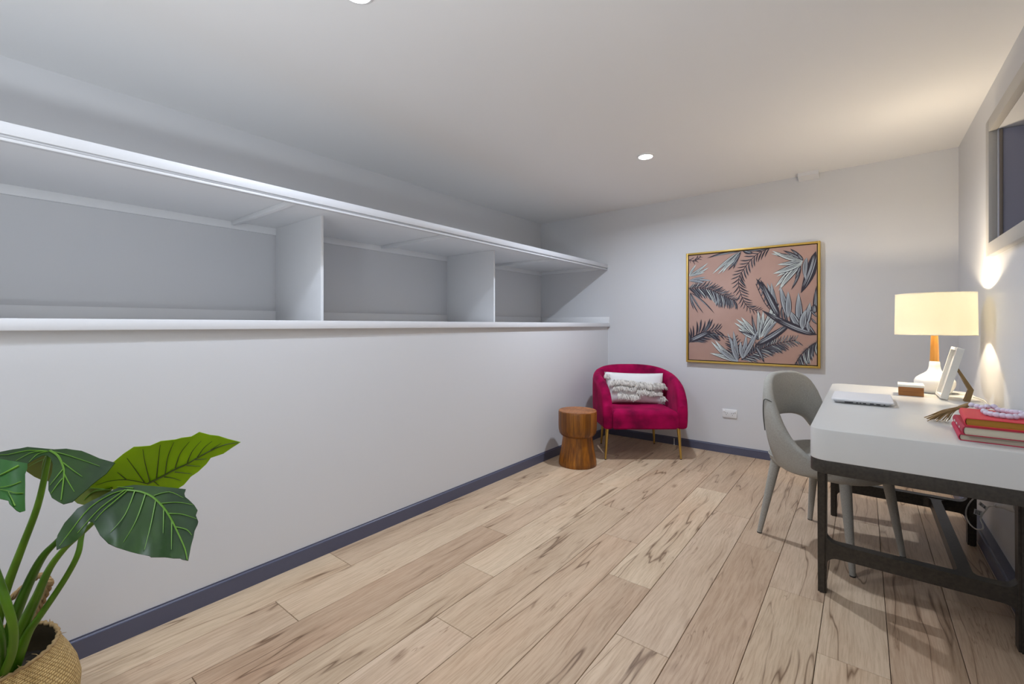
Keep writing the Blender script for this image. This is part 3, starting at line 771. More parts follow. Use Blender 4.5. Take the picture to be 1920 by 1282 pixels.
for (u0, u1, v0, ln) in bands:
    cnt = int(620 * (u1 - u0))
    for k in range(cnt):
        u = rg.uniform(u0, u1); v = v0 + rg.gauss(0, 0.045) + 0.04 * sin(u * 9)
        b = cpos(max(-0.99, min(0.99, u)), v, -1)
        if abs(u) > 0.98: b.x = u * CW
        L = ln * CH * rg.uniform(0.9, 1.75)
        d = Vector((rg.gauss(0, 0.28), -rg.uniform(0.35, 0.95), -rg.uniform(0.45, 1.0))).normalized()
        e = b + d * L * 0.55; e2 = e + (d + Vector((rg.gauss(0, .25), 0.25, -0.8))).normalized() * L * 0.5
        w = 0.0030; sx = Vector((w, 0, 0))
        v1, v2, v3, v4, v5 = [bm.verts.new(p) for p in (b - sx, b + sx, e + sx, e - sx, e2)]
        mi_ = rg.choice((0, 0, 0, 1))
        bm.faces.new((v1, v2, v3, v4)).material_index = mi_; bm.faces.new((v4, v3, v5)).material_index = mi_
tag(fin('fringe', bm, [M['fringe'], M['fringe_grey']], cu), kind='stuff')

# ------------------------------------------------------------------ grey desk chair
ch = thing('desk_chair', 'grey fabric tub desk chair with a cut-out back and tapered legs', 'chair', (-0.150, 2.98, 0), radians(-28.4))
# seat pad
def sup(a, b, ang, e=2.6):
    c, s = cos(ang), sin(ang)
    return (a * (abs(c) ** (2 / e)) * (1 if c >= 0 else -1), b * (abs(s) ** (2 / e)) * (1 if s >= 0 else -1))
bm = bmesh.new(); rings = []; n = 44
for sc, z in ((0.55, 0.405), (0.80, 0.408), (0.92, 0.418), (0.985, 0.44), (1.0, 0.465), (0.985, 0.49), (0.94, 0.506), (0.85, 0.514), (0.6, 0.518), (0.25, 0.520)):
    rings.append([(0.015 + sup(0.275, 0.262, 2 * pi * k / n)[0] * sc, sup(0.275, 0.262, 2 * pi * k / n)[1] * sc, z) for k in range(n)])
skin(bm, rings)
fin('seat', bm, M['chair_fabric'], ch, smooth=70)
bm = bmesh.new(); tube(bm, [(0.015 + sup(0.277, 0.264, 2 * pi * k / 60)[0], sup(0.277, 0.264, 2 * pi * k / 60)[1], 0.468) for k in range(61)], 0.0028, 6)
fin('seat_piping', bm, M['chair_fabric'], ch, smooth=60)
# back shell: a band round the seat, high at the back, cut out low at the back
zt_t = [(0, 0.925), (18, 0.918), (35, 0.885), (50, 0.825), (65, 0.735), (78, 0.645), (90, 0.575), (102, 0.530), (114, 0.503), (122, 0.492)]
zb_t = [(0, 0.668), (14, 0.664), (27, 0.640), (38, 0.590), (48, 0.520), (56, 0.462), (66, 0.425), (85, 0.412), (105, 0.420), (122, 0.445)]
zt_far = [(0, 0.925), (18, 0.918), (34, 0.880), (44, 0.815), (51, 0.735), (57, 0.640), (66, 0.595), (85, 0.56), (102, 0.525), (114, 0.503), (122, 0.492)]
zb_far = [(0, 0.668), (14, 0.664), (27, 0.640), (36, 0.585), (45, 0.515), (54, 0.458), (66, 0.425), (85, 0.412), (105, 0.420), (122, 0.445)]
def shell_pt(deg, z, off):
    a = radians(deg)
    k = interp([(0.40, 0.845), (0.46, 0.895), (0.55, 0.95), (0.66, 0.99), (0.78, 1.01), (0.93, 1.0)], z)
    rx, ry = 0.295 * k - off, 0.312 * k - off
    x, y = sup(rx, ry, a, 2.25)
    return Vector((-x + 0.010, y, z))
bm = bmesh.new(); rings = []
NA = 61
for i in range(NA):
    deg = -122 + 244 * i / (NA - 1); ad_ = abs(deg)
    zt, zb = smooth_interp(zt_far if deg > 0 else zt_t, ad_), smooth_interp(zb_far if deg > 0 else zb_t, ad_)
    th = 0.046 if ad_ < 95 else 0.046 - 0.020 * (ad_ - 95) / 27
    ring = []; H = zt - zb
    e_ = min(0.016, H * 0.22)
    for z, o in ((zb, th * .5), (zb + e_ * .3, th * .18), (zb + e_, 0.0), (zb + H * .33, -0.004), (zb + H * .66, -0.004), (zt - e_, 0.0), (zt - e_ * .3, th * .18), (zt, th * .5),
                 (zt - e_ * .3, th * .82), (zt - e_, th), (zb + H * .66, th), (zb + H * .33, th), (zb + e_, th), (zb + e_ * .3, th * .82)):
        ring.append(shell_pt(deg, z, o))
    rings.append(ring)
skin(bm, rings)
bk = fin('back_shell', bm, M['chair_fabric'], ch, smooth=70)
# piped seams where the side wings join the back pad, on both sides
for s in (-1,):
    bm = bmesh.new()
    P = [shell_pt(s * d, z, o) for d, z, o in ((44, 0.60, -0.006), (46, 0.69, -0.007), (50, 0.76, -0.006), (55, 0.785, -0.003), (58.5, 0.774, 0.02), (58, 0.745, 0.048), (55, 0.69, 0.049), (50, 0.61, 0.049))]
    tube(bm, P, 0.0026, 6, 4); fin('wing_seam', bm, M['seam'], bk, smooth=60)
for (fx, fy, tx, ty) in ((-0.245, -0.219, -0.178, -0.172), (-0.240, 0.221, -0.178, 0.172), (0.245, -0.219, 0.185, -0.172), (0.238, 0.216, 0.185, 0.172)):
    bm = bmesh.new(); tube(bm, [(fx, fy, 0.004), (fx + (tx - fx) * .5, fy + (ty - fy) * .5, 0.215), (tx, ty, 0.428)], [0.0125, 0.0195, 0.0265], 18)
    l_ = fin('leg', bm, M['chair_fabric'], ch, smooth=50)
    bm = bmesh.new(); tube(bm, [(fx, fy, 0.0), (fx, fy, 0.006)], [0.0125, 0.013], 16); fin('foot_cap', bm, M['foot'], l_, smooth=40)

# ------------------------------------------------------------------ desk
DX0, DX1, DY0, DY1, DZ = -0.161, 0.483, 2.025, 3.68, 0.81
dk = thing('desk', 'white lacquered desk with rounded corners on a dark bronze frame along the right wall', 'desk', (0.161, 2.85, 0))
ox, oy = -0.161, -2.85
def rrect(x0, x1, y0, y1, r, seg=8):
    P = []
    for (cx, cy, a0) in ((x1 - r, y1 - r, 0), (x0 + r, y1 - r, pi / 2), (x0 + r, y0 + r, pi), (x1 - r, y0 + r, 3 * pi / 2)):
        for i in range(seg + 1):
            a = a0 + pi / 2 * i / seg; P.append((cx + r * cos(a), cy + r * sin(a)))
    return P
def slab(name, inset, z0, z1, mat, r=0.06, e=0.004):
    bm = bmesh.new(); rings = []
    for dz, di in ((z0, 0.001), (z0 + 0.0015, 0.0), (z1 - e, 0.0), (z1 - e * .3, e * .3), (z1, e)):
        i = inset + di
        rings.append([(x + ox, y + oy, dz) for x, y in rrect(DX0 + i, DX1 - i, DY0 + i, DY1 - i, r - di)])
    skin(bm, rings); return fin(name, bm, mat, dk, smooth=30)
slab('desktop', 0.0, 0.694, DZ, M['desk_white'])
slab('frame_rim', 0.001, 0.645, 0.6935, M['bronze'], 0.059, 0.002)
LY0, LY1, LD = 2.425, 3.44, 0.062
lx = ((-0.164 + 0.004, -0.128), (0.449, 0.483))
for (a, b) in lx:
    for y0 in (LY0, LY1):
        bm = bmesh.new()
        box(bm, (a + ox, y0 + oy, 0.0), (b + ox, y0 + LD + oy, 0.650))
        for v in bm.verts:
            if v.co.z > 0.3:
                m_ = (a + b) / 2 + ox; v.co.x = m_ + (v.co.x - m_) * 1.14
        es = [e for e in bm.edges if abs(e.verts[0].co.z - e.verts[1].co.z) > 0.3]
        bmesh.ops.bevel(bm, geom=es, offset=0.007, segments=2, affect='EDGES')
        fin('leg', bm, M['bronze'], dk, smooth=40)
def stretch_x(y0):
    """end stretcher with filleted ends"""
    xa, xb = lx[0][1] - 0.002 + ox, lx[1][0] + 0.002 + ox
    zt, zb, r = 0.226, 0.164, 0.042
    top, bot = [], []
    for i in range(7):
        a = pi / 2 * i / 6
        top.append((xa + r - r * cos(a), zt + r - r * sin(a))); bot.append((xa + r - r * cos(a), zb - r + r * sin(a)))
    top += [(xa + xb - x, z) for x, z in top[::-1]]; bot += [(xa + xb - x, z) for x, z in bot[::-1]]
    poly = top + bot[::-1]
    bm = bmesh.new()
    ya, yb_ = y0 + 0.008 + oy, y0 + LD - 0.008 + oy
    skin(bm, [[(x, ya, z) for x, z in poly], [(x, yb_, z) for x, z in poly]], cap0=False, cap1=False)
    # caps as strips
    bm.verts.ensure_lookup_table(); n = len(poly); h = len(top)
    for base in (0, n):
        for i in range(h - 1):
            bm.faces.new([bm.verts[base + q] for q in (i, i + 1, n - 2 - i, n - 1 - i)])
    fin('end_stretcher', bm, M['bronze'], dk, smooth=40)
for y0 in (LY0, LY1): stretch_x(y0)
# long beam with flared ends
bm = bmesh.new(); bx0, bx1 = 0.298 + ox, 0.341 + ox; r = 0.04
ya, yb_ = LY0 + LD - 0.010 + oy, LY1 + 0.010 + oy
lp = []
for i in range(6):
    a = pi / 2 * i / 5; lp.append((r - r * sin(a), r - r * cos(a)))
left = [(bx0 - f, ya + d) for f, d in lp] + [(bx0 - f, yb_ - d) for f, d in lp[::-1]]
right = [(bx1 + f, ya + d) for f, d in lp] + [(bx1 + f, yb_ - d) for f, d in lp[::-1]]
rings = [[(x, y, 0.170), (xr, y, 0.170), (xr, y, 0.222), (x, y, 0.222)] for (x, y), (xr, _) in zip(left, right)]
skin(bm, rings); fin('long_beam', bm, M['bronze'], dk, smooth=40)

# ------------------------------------------------------------------ things on the desk
lp_ = thing('laptop', 'closed white laptop lying on the desk in front of the grey chair', 'laptop', (0, 0, 0))
bm = bmesh.new()
rings = []
for z, i in ((0.8115, 0.022), (0.8135, 0.016), (0.823, 0.005), (0.8245, 0.004)):
    rings.append([(x, y, z) for x, y in rrect(-0.125 + i, 0.115 - i, 2.745 + i, 3.066 - i, 0.012, 4)])
skin(bm, rings); fin('base', bm, M['laptop_side'], lp_, smooth=35)
bm = bmesh.new(); rings = []
for z, i in ((0.8252, 0.002), (0.8258, 0.0), (0.8315, 0.0), (0.8328, 0.002), (0.8332, 0.006)):
    rings.append([(x, y, z) for x, y in rrect(-0.125 + i, 0.115 - i, 2.745 + i, 3.066 - i, 0.011, 4)])
skin(bm, rings); fin('lid', bm, M['laptop'], lp_, smooth=35)
for (xa, w) in ((-0.072, 0.034), (-0.026, 0.007), (-0.012, 0.005), (0.0, 0.012), (0.026, 0.015), (0.05, 0.015), (0.077, 0.006)):
    boxo('port', (xa, 2.7525, 0.8165), (xa + w, 2.7585, 0.8210), M['black'], lp_)
bm = bmesh.new()
for fx, fy in ((-0.085, 2.785), (0.075, 2.785), (-0.085, 3.02), (0.075, 3.02)):
    vs = box(bm, (fx - .006, fy - .006, 0.8102), (fx + .006, fy + .006, 0.8117))
bm.free()
for fx, fy in ((-0.085, 2.785), (0.075, 2.785), (-0.085, 3.02), (0.075, 3.02)):
    boxo('rubber_foot', (fx - .006, fy - .006, 0.8102), (fx + .006, fy + .006, 0.8117), M['foot'], lp_)

bxo = thing('trinket_box', 'small walnut box with a white lid on the desk beside the lamp', 'box', (0.2095, 3.335, DZ), radians(-2))
boxo('body', (-0.052, -0.065, 0.0), (0.052, 0.065, 0.0475), M['box_wood'], bxo, 0.001)
boxo('lid', (-0.0545, -0.0675, 0.048), (0.0545, 0.0675, 0.0605), M['frame_white'], bxo, 0.0015)
bm = bmesh.new()
for q in range(7):
    box(bm, (-0.020 + q * 0.0055, -0.004, 0.0605), (-0.0165 + q * 0.0055, 0.006, 0.0608))
fin('lid_lettering', bm, M['stand_brown'], bxo)

# lamp
la = thing('table_lamp', 'lit table lamp with white ceramic base, honey wood neck and white drum shade', 'lamp', (0.3235, 3.515, DZ))
bm = bmesh.new()
lathe(bm, [(0.058, 0.0), (0.066, 0.003), (0.0735, 0.012), (0.084, 0.034), (0.0895, 0.056), (0.0885, 0.070), (0.080, 0.086), (0.062, 0.101), (0.044, 0.113), (0.033, 0.124), (0.0275, 0.138), (0.0245, 0.155), (0.0225, 0.178), (0.019, 0.1815)], 48)
fin('base', bm, M['ceramic'], la, smooth=60)
bm = bmesh.new(); lathe(bm, [(0.0200, 0.1816), (0.0203, 0.184), (0.0168, 0.300), (0.0150, 0.345)], 32); fin('neck', bm, M['lamp_wood'], la, smooth=50)
bm = bmesh.new(); lathe(bm, [(0.011, 0.345), (0.012, 0.350), (0.012, 0.440), (0.009, 0.445)], 20); fin('bulb_socket', bm, M['white_plastic'], la, smooth=40)
bm = bmesh.new(); lathe(bm, [(0.008, 0.445), (0.012, 0.452), (0.017, 0.468), (0.020, 0.486), (0.019, 0.500), (0.012, 0.510), (0.002, 0.513)], 20)
fin('bulb', bm, M['bulb'], la, smooth=60)
bm = bmesh.new()
lathe(bm, [(0.1745, 0.332), (0.1755, 0.333), (0.1725, 0.571), (0.1715, 0.571), (0.1735, 0.333), (0.1745, 0.332)], 64, cap0=False, cap1=False)
bmesh.ops.remove_doubles(bm, verts=bm.verts, dist=1e-5)
shd = fin('shade', bm, M['shade'], la, smooth=40)
for zz in (0.333, 0.5695):
    bm = bmesh.new(); rr = 0.1743 if zz < 0.4 else 0.1722
    tube(bm, [(rr * cos(2 * pi * k / 48), rr * sin(2 * pi * k / 48), zz) for k in range(49)], 0.0018, 6)
    fin('shade_rim', bm, M['frame_white'], shd, smooth=60)
bm = bmesh.new()
for k in range(3):
    a = 2 * pi * k / 3 + 0.4
    tube(bm, [(0.011 * cos(a), 0.011 * sin(a), 0.402), (0.172 * cos(a), 0.172 * sin(a), 0.352)], 0.0014, 5)
fin('shade_spider', bm, M['white_plastic'], la)
# cord: off the base, over the desk's wall edge, down in a loop to the plug
def lw(p): return (p[0] - 0.3235, p[1] - 3.515, p[2] - DZ)
bm = bmesh.new()
cordp = [(0.395, 3.53, 0.8135), (0.43, 3.52, 0.813), (0.462, 3.43, 0.813), (0.481, 3.34, 0.8135), (0.495, 3.29, 0.800), (0.500, 3.22, 0.74), (0.500, 3.16, 0.60), (0.494, 3.10, 0.47), (0.486, 3.11, 0.40),
         (0.470, 3.197, 0.353), (0.450, 3.282, 0.304), (0.435, 3.346, 0.238), (0.430, 3.354, 0.192), (0.430, 3.263, 0.178), (0.435, 3.132, 0.196), (0.445, 3.051, 0.226), (0.452, 3.07, 0.238), (0.456, 3.15, 0.240), (0.460, 3.154, 0.262), (0.465, 3.102, 0.306), (0.470, 3.054, 0.341), (0.480, 2.997, 0.364)]
tube(bm, [lw(p) for p in cordp], 0.0032, 8, 6)
cd = fin('power_cord', bm, M['cord'], la, smooth=60)
bm = bmesh.new()
tube(bm, [lw(p) for p in [(0.479, 3.000, 0.363), (0.487, 2.975, 0.372), (0.499, 2.940, 0.384), (0.514, 2.914, 0.392), (0.5300, 2.900, 0.397)]], [0.0042, 0.006, 0.011, 0.019, 0.021], 16)
for q in range(3):
    tube(bm, [lw((0.483 + q * .005, 2.988 - q * .015, 0.3665 + q * .005)), lw((0.485 + q * .005, 2.982 - q * .015, 0.3685 + q * .005))], 0.0085, 10)
fin('plug', bm, M['clear_grey'], la, smooth=40)
def tagplate(c, hw, rise, ln):
    c = Vector(lw(c)); a = Vector((-0.785, -0.62, rise)).normalized()
    n_ = Vector((0.62, -0.785, 0.15)); n_ = (n_ - a * n_.dot(a)).normalized(); u_ = n_.cross(a)
    def q(s, t_, d): return c + a * s + u_ * t_ + n_ * d
    bm = bmesh.new()
    skin(bm, [[q(0, -hw, d), q(ln, -hw, d), q(ln, hw, d), q(0, hw, d)] for d in (-0.0006, 0.0006)]); fin('cord_tag', bm, M['white_plastic'], cd)
    bm = bmesh.new()
    for t_ in (-0.4, 0.1, 0.55):
        for s0, s1 in ((0.22, 0.42), (0.50, 0.60), (0.66, 0.88)):
            skin(bm, [[q(ln * s0, hw * (t_ - .14), d), q(ln * s1, hw * (t_ - .14), d), q(ln * s1, hw * (t_ + .14), d), q(ln * s0, hw * (t_ + .14), d)] for d in (-0.0011, 0.0011)])
    tag(fin('cord_tag_print', bm, M['ink'], cd), kind='stuff')
tagplate((0.466, 3.085, 0.318), 0.0085, 0.80, 0.046)
tagplate((0.459, 3.150, 0.270), 0.0125, 0.35, 0.040)

# photo frame seen from its side
pf = thing('photo_frame', 'white photo frame on the desk seen edge-on, leaning on a brown stand', 'photo frame', (0.316, 3.30, DZ + 0.0015))
lean = atan2(0.064, 0.265)
fr = bpy.data.objects.new('frame', None)
bpy.data.objects.remove(fr)
def leanpt(d, y, h):    # d: depth behind the front face, h: height along the frame
    return (d * cos(lean) + h * sin(lean), y, 0.0075 * 0 + h * cos(lean) - d * sin(lean) + 0.0068)
def lbox(bm, d0, d1, y0, y1, h0, h1):
    skin(bm, [[leanpt(d, y, h0) for d, y in ((d0, y0), (d1, y0), (d1, y1), (d0, y1))], [leanpt(d, y, h1) for d, y in ((d0, y0), (d1, y0), (d1, y1), (d0, y1))]])
for nm, a in (('side_rail', (0, 0.028, -0.10, -0.086, 0, 0.272)), ('side_rail', (0, 0.028, 0.086, 0.10, 0, 0.272)), ('bottom_rail', (0, 0.028, -0.086, 0.086, 0, 0.014)), ('top_rail', (0, 0.028, -0.086, 0.086, 0.258, 0.272))):
    bm = bmesh.new(); lbox(bm, *a); fin(nm, bm, M['frame_white'], pf)
bm = bmesh.new(); lbox(bm, 0.016, 0.024, -0.086, 0.086, 0.014, 0.258); fin('photo_panel', bm, M['paper'], pf)
bm = bmesh.new()
tp, bt = leanpt(0.0285, 0, 0.165), (0.112, 0, -0.0014)
w0, w1 = 0.012, 0.016
ya, yb2 = -0.098, -0.045
skin(bm, [[(tp[0], ya + .012, tp[2] - .01), (tp[0] + 0.004, ya + .012, tp[2] + .004), (tp[0] + 0.004, yb2 - .01, tp[2] + .004), (tp[0], yb2 - .01, tp[2] - .01)],
          [(tp[0] + .040, ya, 0.055), (tp[0] + 0.057, ya, 0.060), (tp[0] + .057, yb2, 0.060), (tp[0] + .040, yb2, 0.055)],
          [(bt[0] - .022, ya, bt[2]), (bt[0] - .002, ya, bt[2]), (bt[0] - .002, yb2, bt[2]), (bt[0] - .022, yb2, bt[2])]])
fin('easel_stand', bm, M['stand_brown'], pf)

# books
def book(label, x0, x1, y0, y1, z0, z1, rz, cover, pg, marks=False):
    cx_, cy_ = (x0 + x1) / 2, (y0 + y1) / 2
    b = thing('book', label, 'book', (cx_, cy_, z0), rz, 'red books stacked on the desk')
    w, d, h = (x1 - x0) / 2, (y1 - y0) / 2, z1 - z0
    c = 0.0026
    bm = bmesh.new()
    box(bm, (-w + 0.004, -d, 0.0), (w, d, c)); box(bm, (-w + 0.004, -d, h - c), (w, d, h))
    # rounded spine
    P = []
    for i in range(9):
        a = pi / 2 + pi * i / 8
        P.append((-w + 0.006 + 0.008 * cos(a), h / 2 + h / 2 * sin(a)))
    P2 = [(-w + 0.006 + 0.005 * cos(pi / 2 + pi * i / 8), h / 2 + (h / 2 - c) * sin(pi / 2 + pi * i / 8)) for i in range(9)]
    poly = P + P2[::-1]
    V = skin(bm, [[(x, -d, z) for x, z in poly], [(x, d, z) for x, z in poly]], cap0=False, cap1=False)
    for R_ in V:
        for i in range(8): bm.faces.new((R_[i], R_[i + 1], R_[16 - i], R_[17 - i]))
    fin('cover', bm, cover, b, smooth=40)
    bm = bmesh.new()
    P3 = [(-w + 0.007 + 0.004 * cos(pi / 2 + pi * i / 8), h / 2 + (h / 2 - c) * sin(pi / 2 + pi * i / 8)) for i in range(9)]
    poly = P3 + [(w - 0.004, c), (w - 0.004, h - c)]
    skin(bm, [[(x, -d + 0.0035, z) for x, z in poly], [(x, d - 0.0035, z) for x, z in poly]])
    fin('page_block', bm, pg, b, smooth=40)
    if marks:
        for yy, ll in ((-d * .45, .012), (d * .1, .02), (d * .55, .03)):
            boxo('spine_print', (-w - 0.0026, yy - ll / 2, h * .42), (-w - 0.0014, yy + ll / 2, h * .62), M['frame_white'], b)
    return b
book('raspberry book with cream pages, bottom of the stack of three on the desk', 0.262, 0.452, 2.115, 2.385, DZ, 0.832, radians(-3), M['cover_pink'], M['pages_cream'])
book('wine-red book with cream pages, middle of the stack of three on the desk', 0.266, 0.456, 2.10, 2.36, 0.832, 0.861, radians(-1.5), M['cover_wine'], M['pages_cream'], True)
book('coral red book with gilt page edges, top of the stack of three on the desk', 0.278, 0.466, 2.115, 2.36, 0.861, 0.888, radians(-4), M['cover_red'], M['pages_gold'])

# bead garland with tassel
BEADS = [[0.3228, 2.3958, 0.8975], [0.3339, 2.3694, 0.8975], [0.3435, 2.3457, 0.8975], [0.3512, 2.3162, 0.9055], [0.3336, 2.2519, 0.8975], [0.3338, 2.2098, 0.8975], [0.3423, 2.1955, 0.8975], [0.3536, 2.185, 0.8975], [0.3672, 2.179, 0.8975], [0.3806, 2.1731, 0.8975], [0.3947, 2.1787, 0.8975], [0.4123, 2.2035, 0.8975], [0.4283, 2.244, 0.8975], [0.4258, 2.2825, 0.8975], [0.4163, 2.2845, 0.8975], [0.4085, 2.2891, 0.8975], [0.4, 2.2982, 0.8975], [0.3902, 2.3077, 0.8975], [0.3787, 2.3162, 0.8975], [0.3696, 2.3243, 0.906]]
bg_ = thing('bead_garland', 'pale lilac wooden bead garland with jute tassel on the top red book', 'bead garland', (0, 0, 0))
bmesh_bead = bmesh.new(); bmesh.ops.create_uvsphere(bmesh_bead, u_segments=14, v_segments=9, radius=1.0)
bead_me = bpy.data.meshes.new('bead'); bmesh_bead.to_mesh(bead_me); bmesh_bead.free(); bead_me.materials.append(M['bead']); bead_me.shade_smooth()
for i, p in enumerate(BEADS):
    a, b = Vector(BEADS[max(i - 1, 0)]), Vector(BEADS[min(i + 1, len(BEADS) - 1)])
    d = b - a
    o = bpy.data.objects.new('bead', bead_me); COL.objects.link(o); o.parent = bg_
    o.location = p; o.scale = (0.0112, 0.0092, 0.0092); o.rotation_euler = (0, -atan2(d.z, sqrt(d.x ** 2 + d.y ** 2)), atan2(d.y, d.x))
bm = bmesh.new(); tube(bm, BEADS, 0.0012, 5); fin('string', bm, M['rope'], bg_)
T0, T1 = Vector((0.3151, 2.4075, 0.896)), Vector((0.228, 2.478, 0.8125))
bm = bmesh.new(); rg = random.Random(11)
dirn = (T1 - T0)
for k in range(46):
    e = T1 + Vector((rg.uniform(-.030, .034), rg.uniform(-.035, .05), 0)) ; e.z = 0.8118 + rg.uniform(0, 0.008)
    e += dirn * rg.uniform(-0.12, 0.05); e.z = max(e.z, 0.8115)
    m1 = T0 + dirn * 0.28 + Vector((rg.uniform(-.005, .005), rg.uniform(-.005, .005), 0.004 + rg.uniform(-.003, .004)))
    m2 = T0 + dirn * 0.65 + (e - T1) * 0.5 + Vector((0, 0, 0.008 + rg.uniform(-.005, .006)))
    tube(bm, [T0, m1, m2, e], 0.0014, 4, 3)
fin('tassel', bm, M['rope'], bg_)
bm = bmesh.new(); tube(bm, [T0 - dirn * 0.06, T0 + dirn * 0.06, T0 + dirn * 0.24 + Vector((0, 0, .004))], [0.006, 0.0085, 0.0075], 12); fin('tassel_binding', bm, M['rope'], bg_, smooth=50)

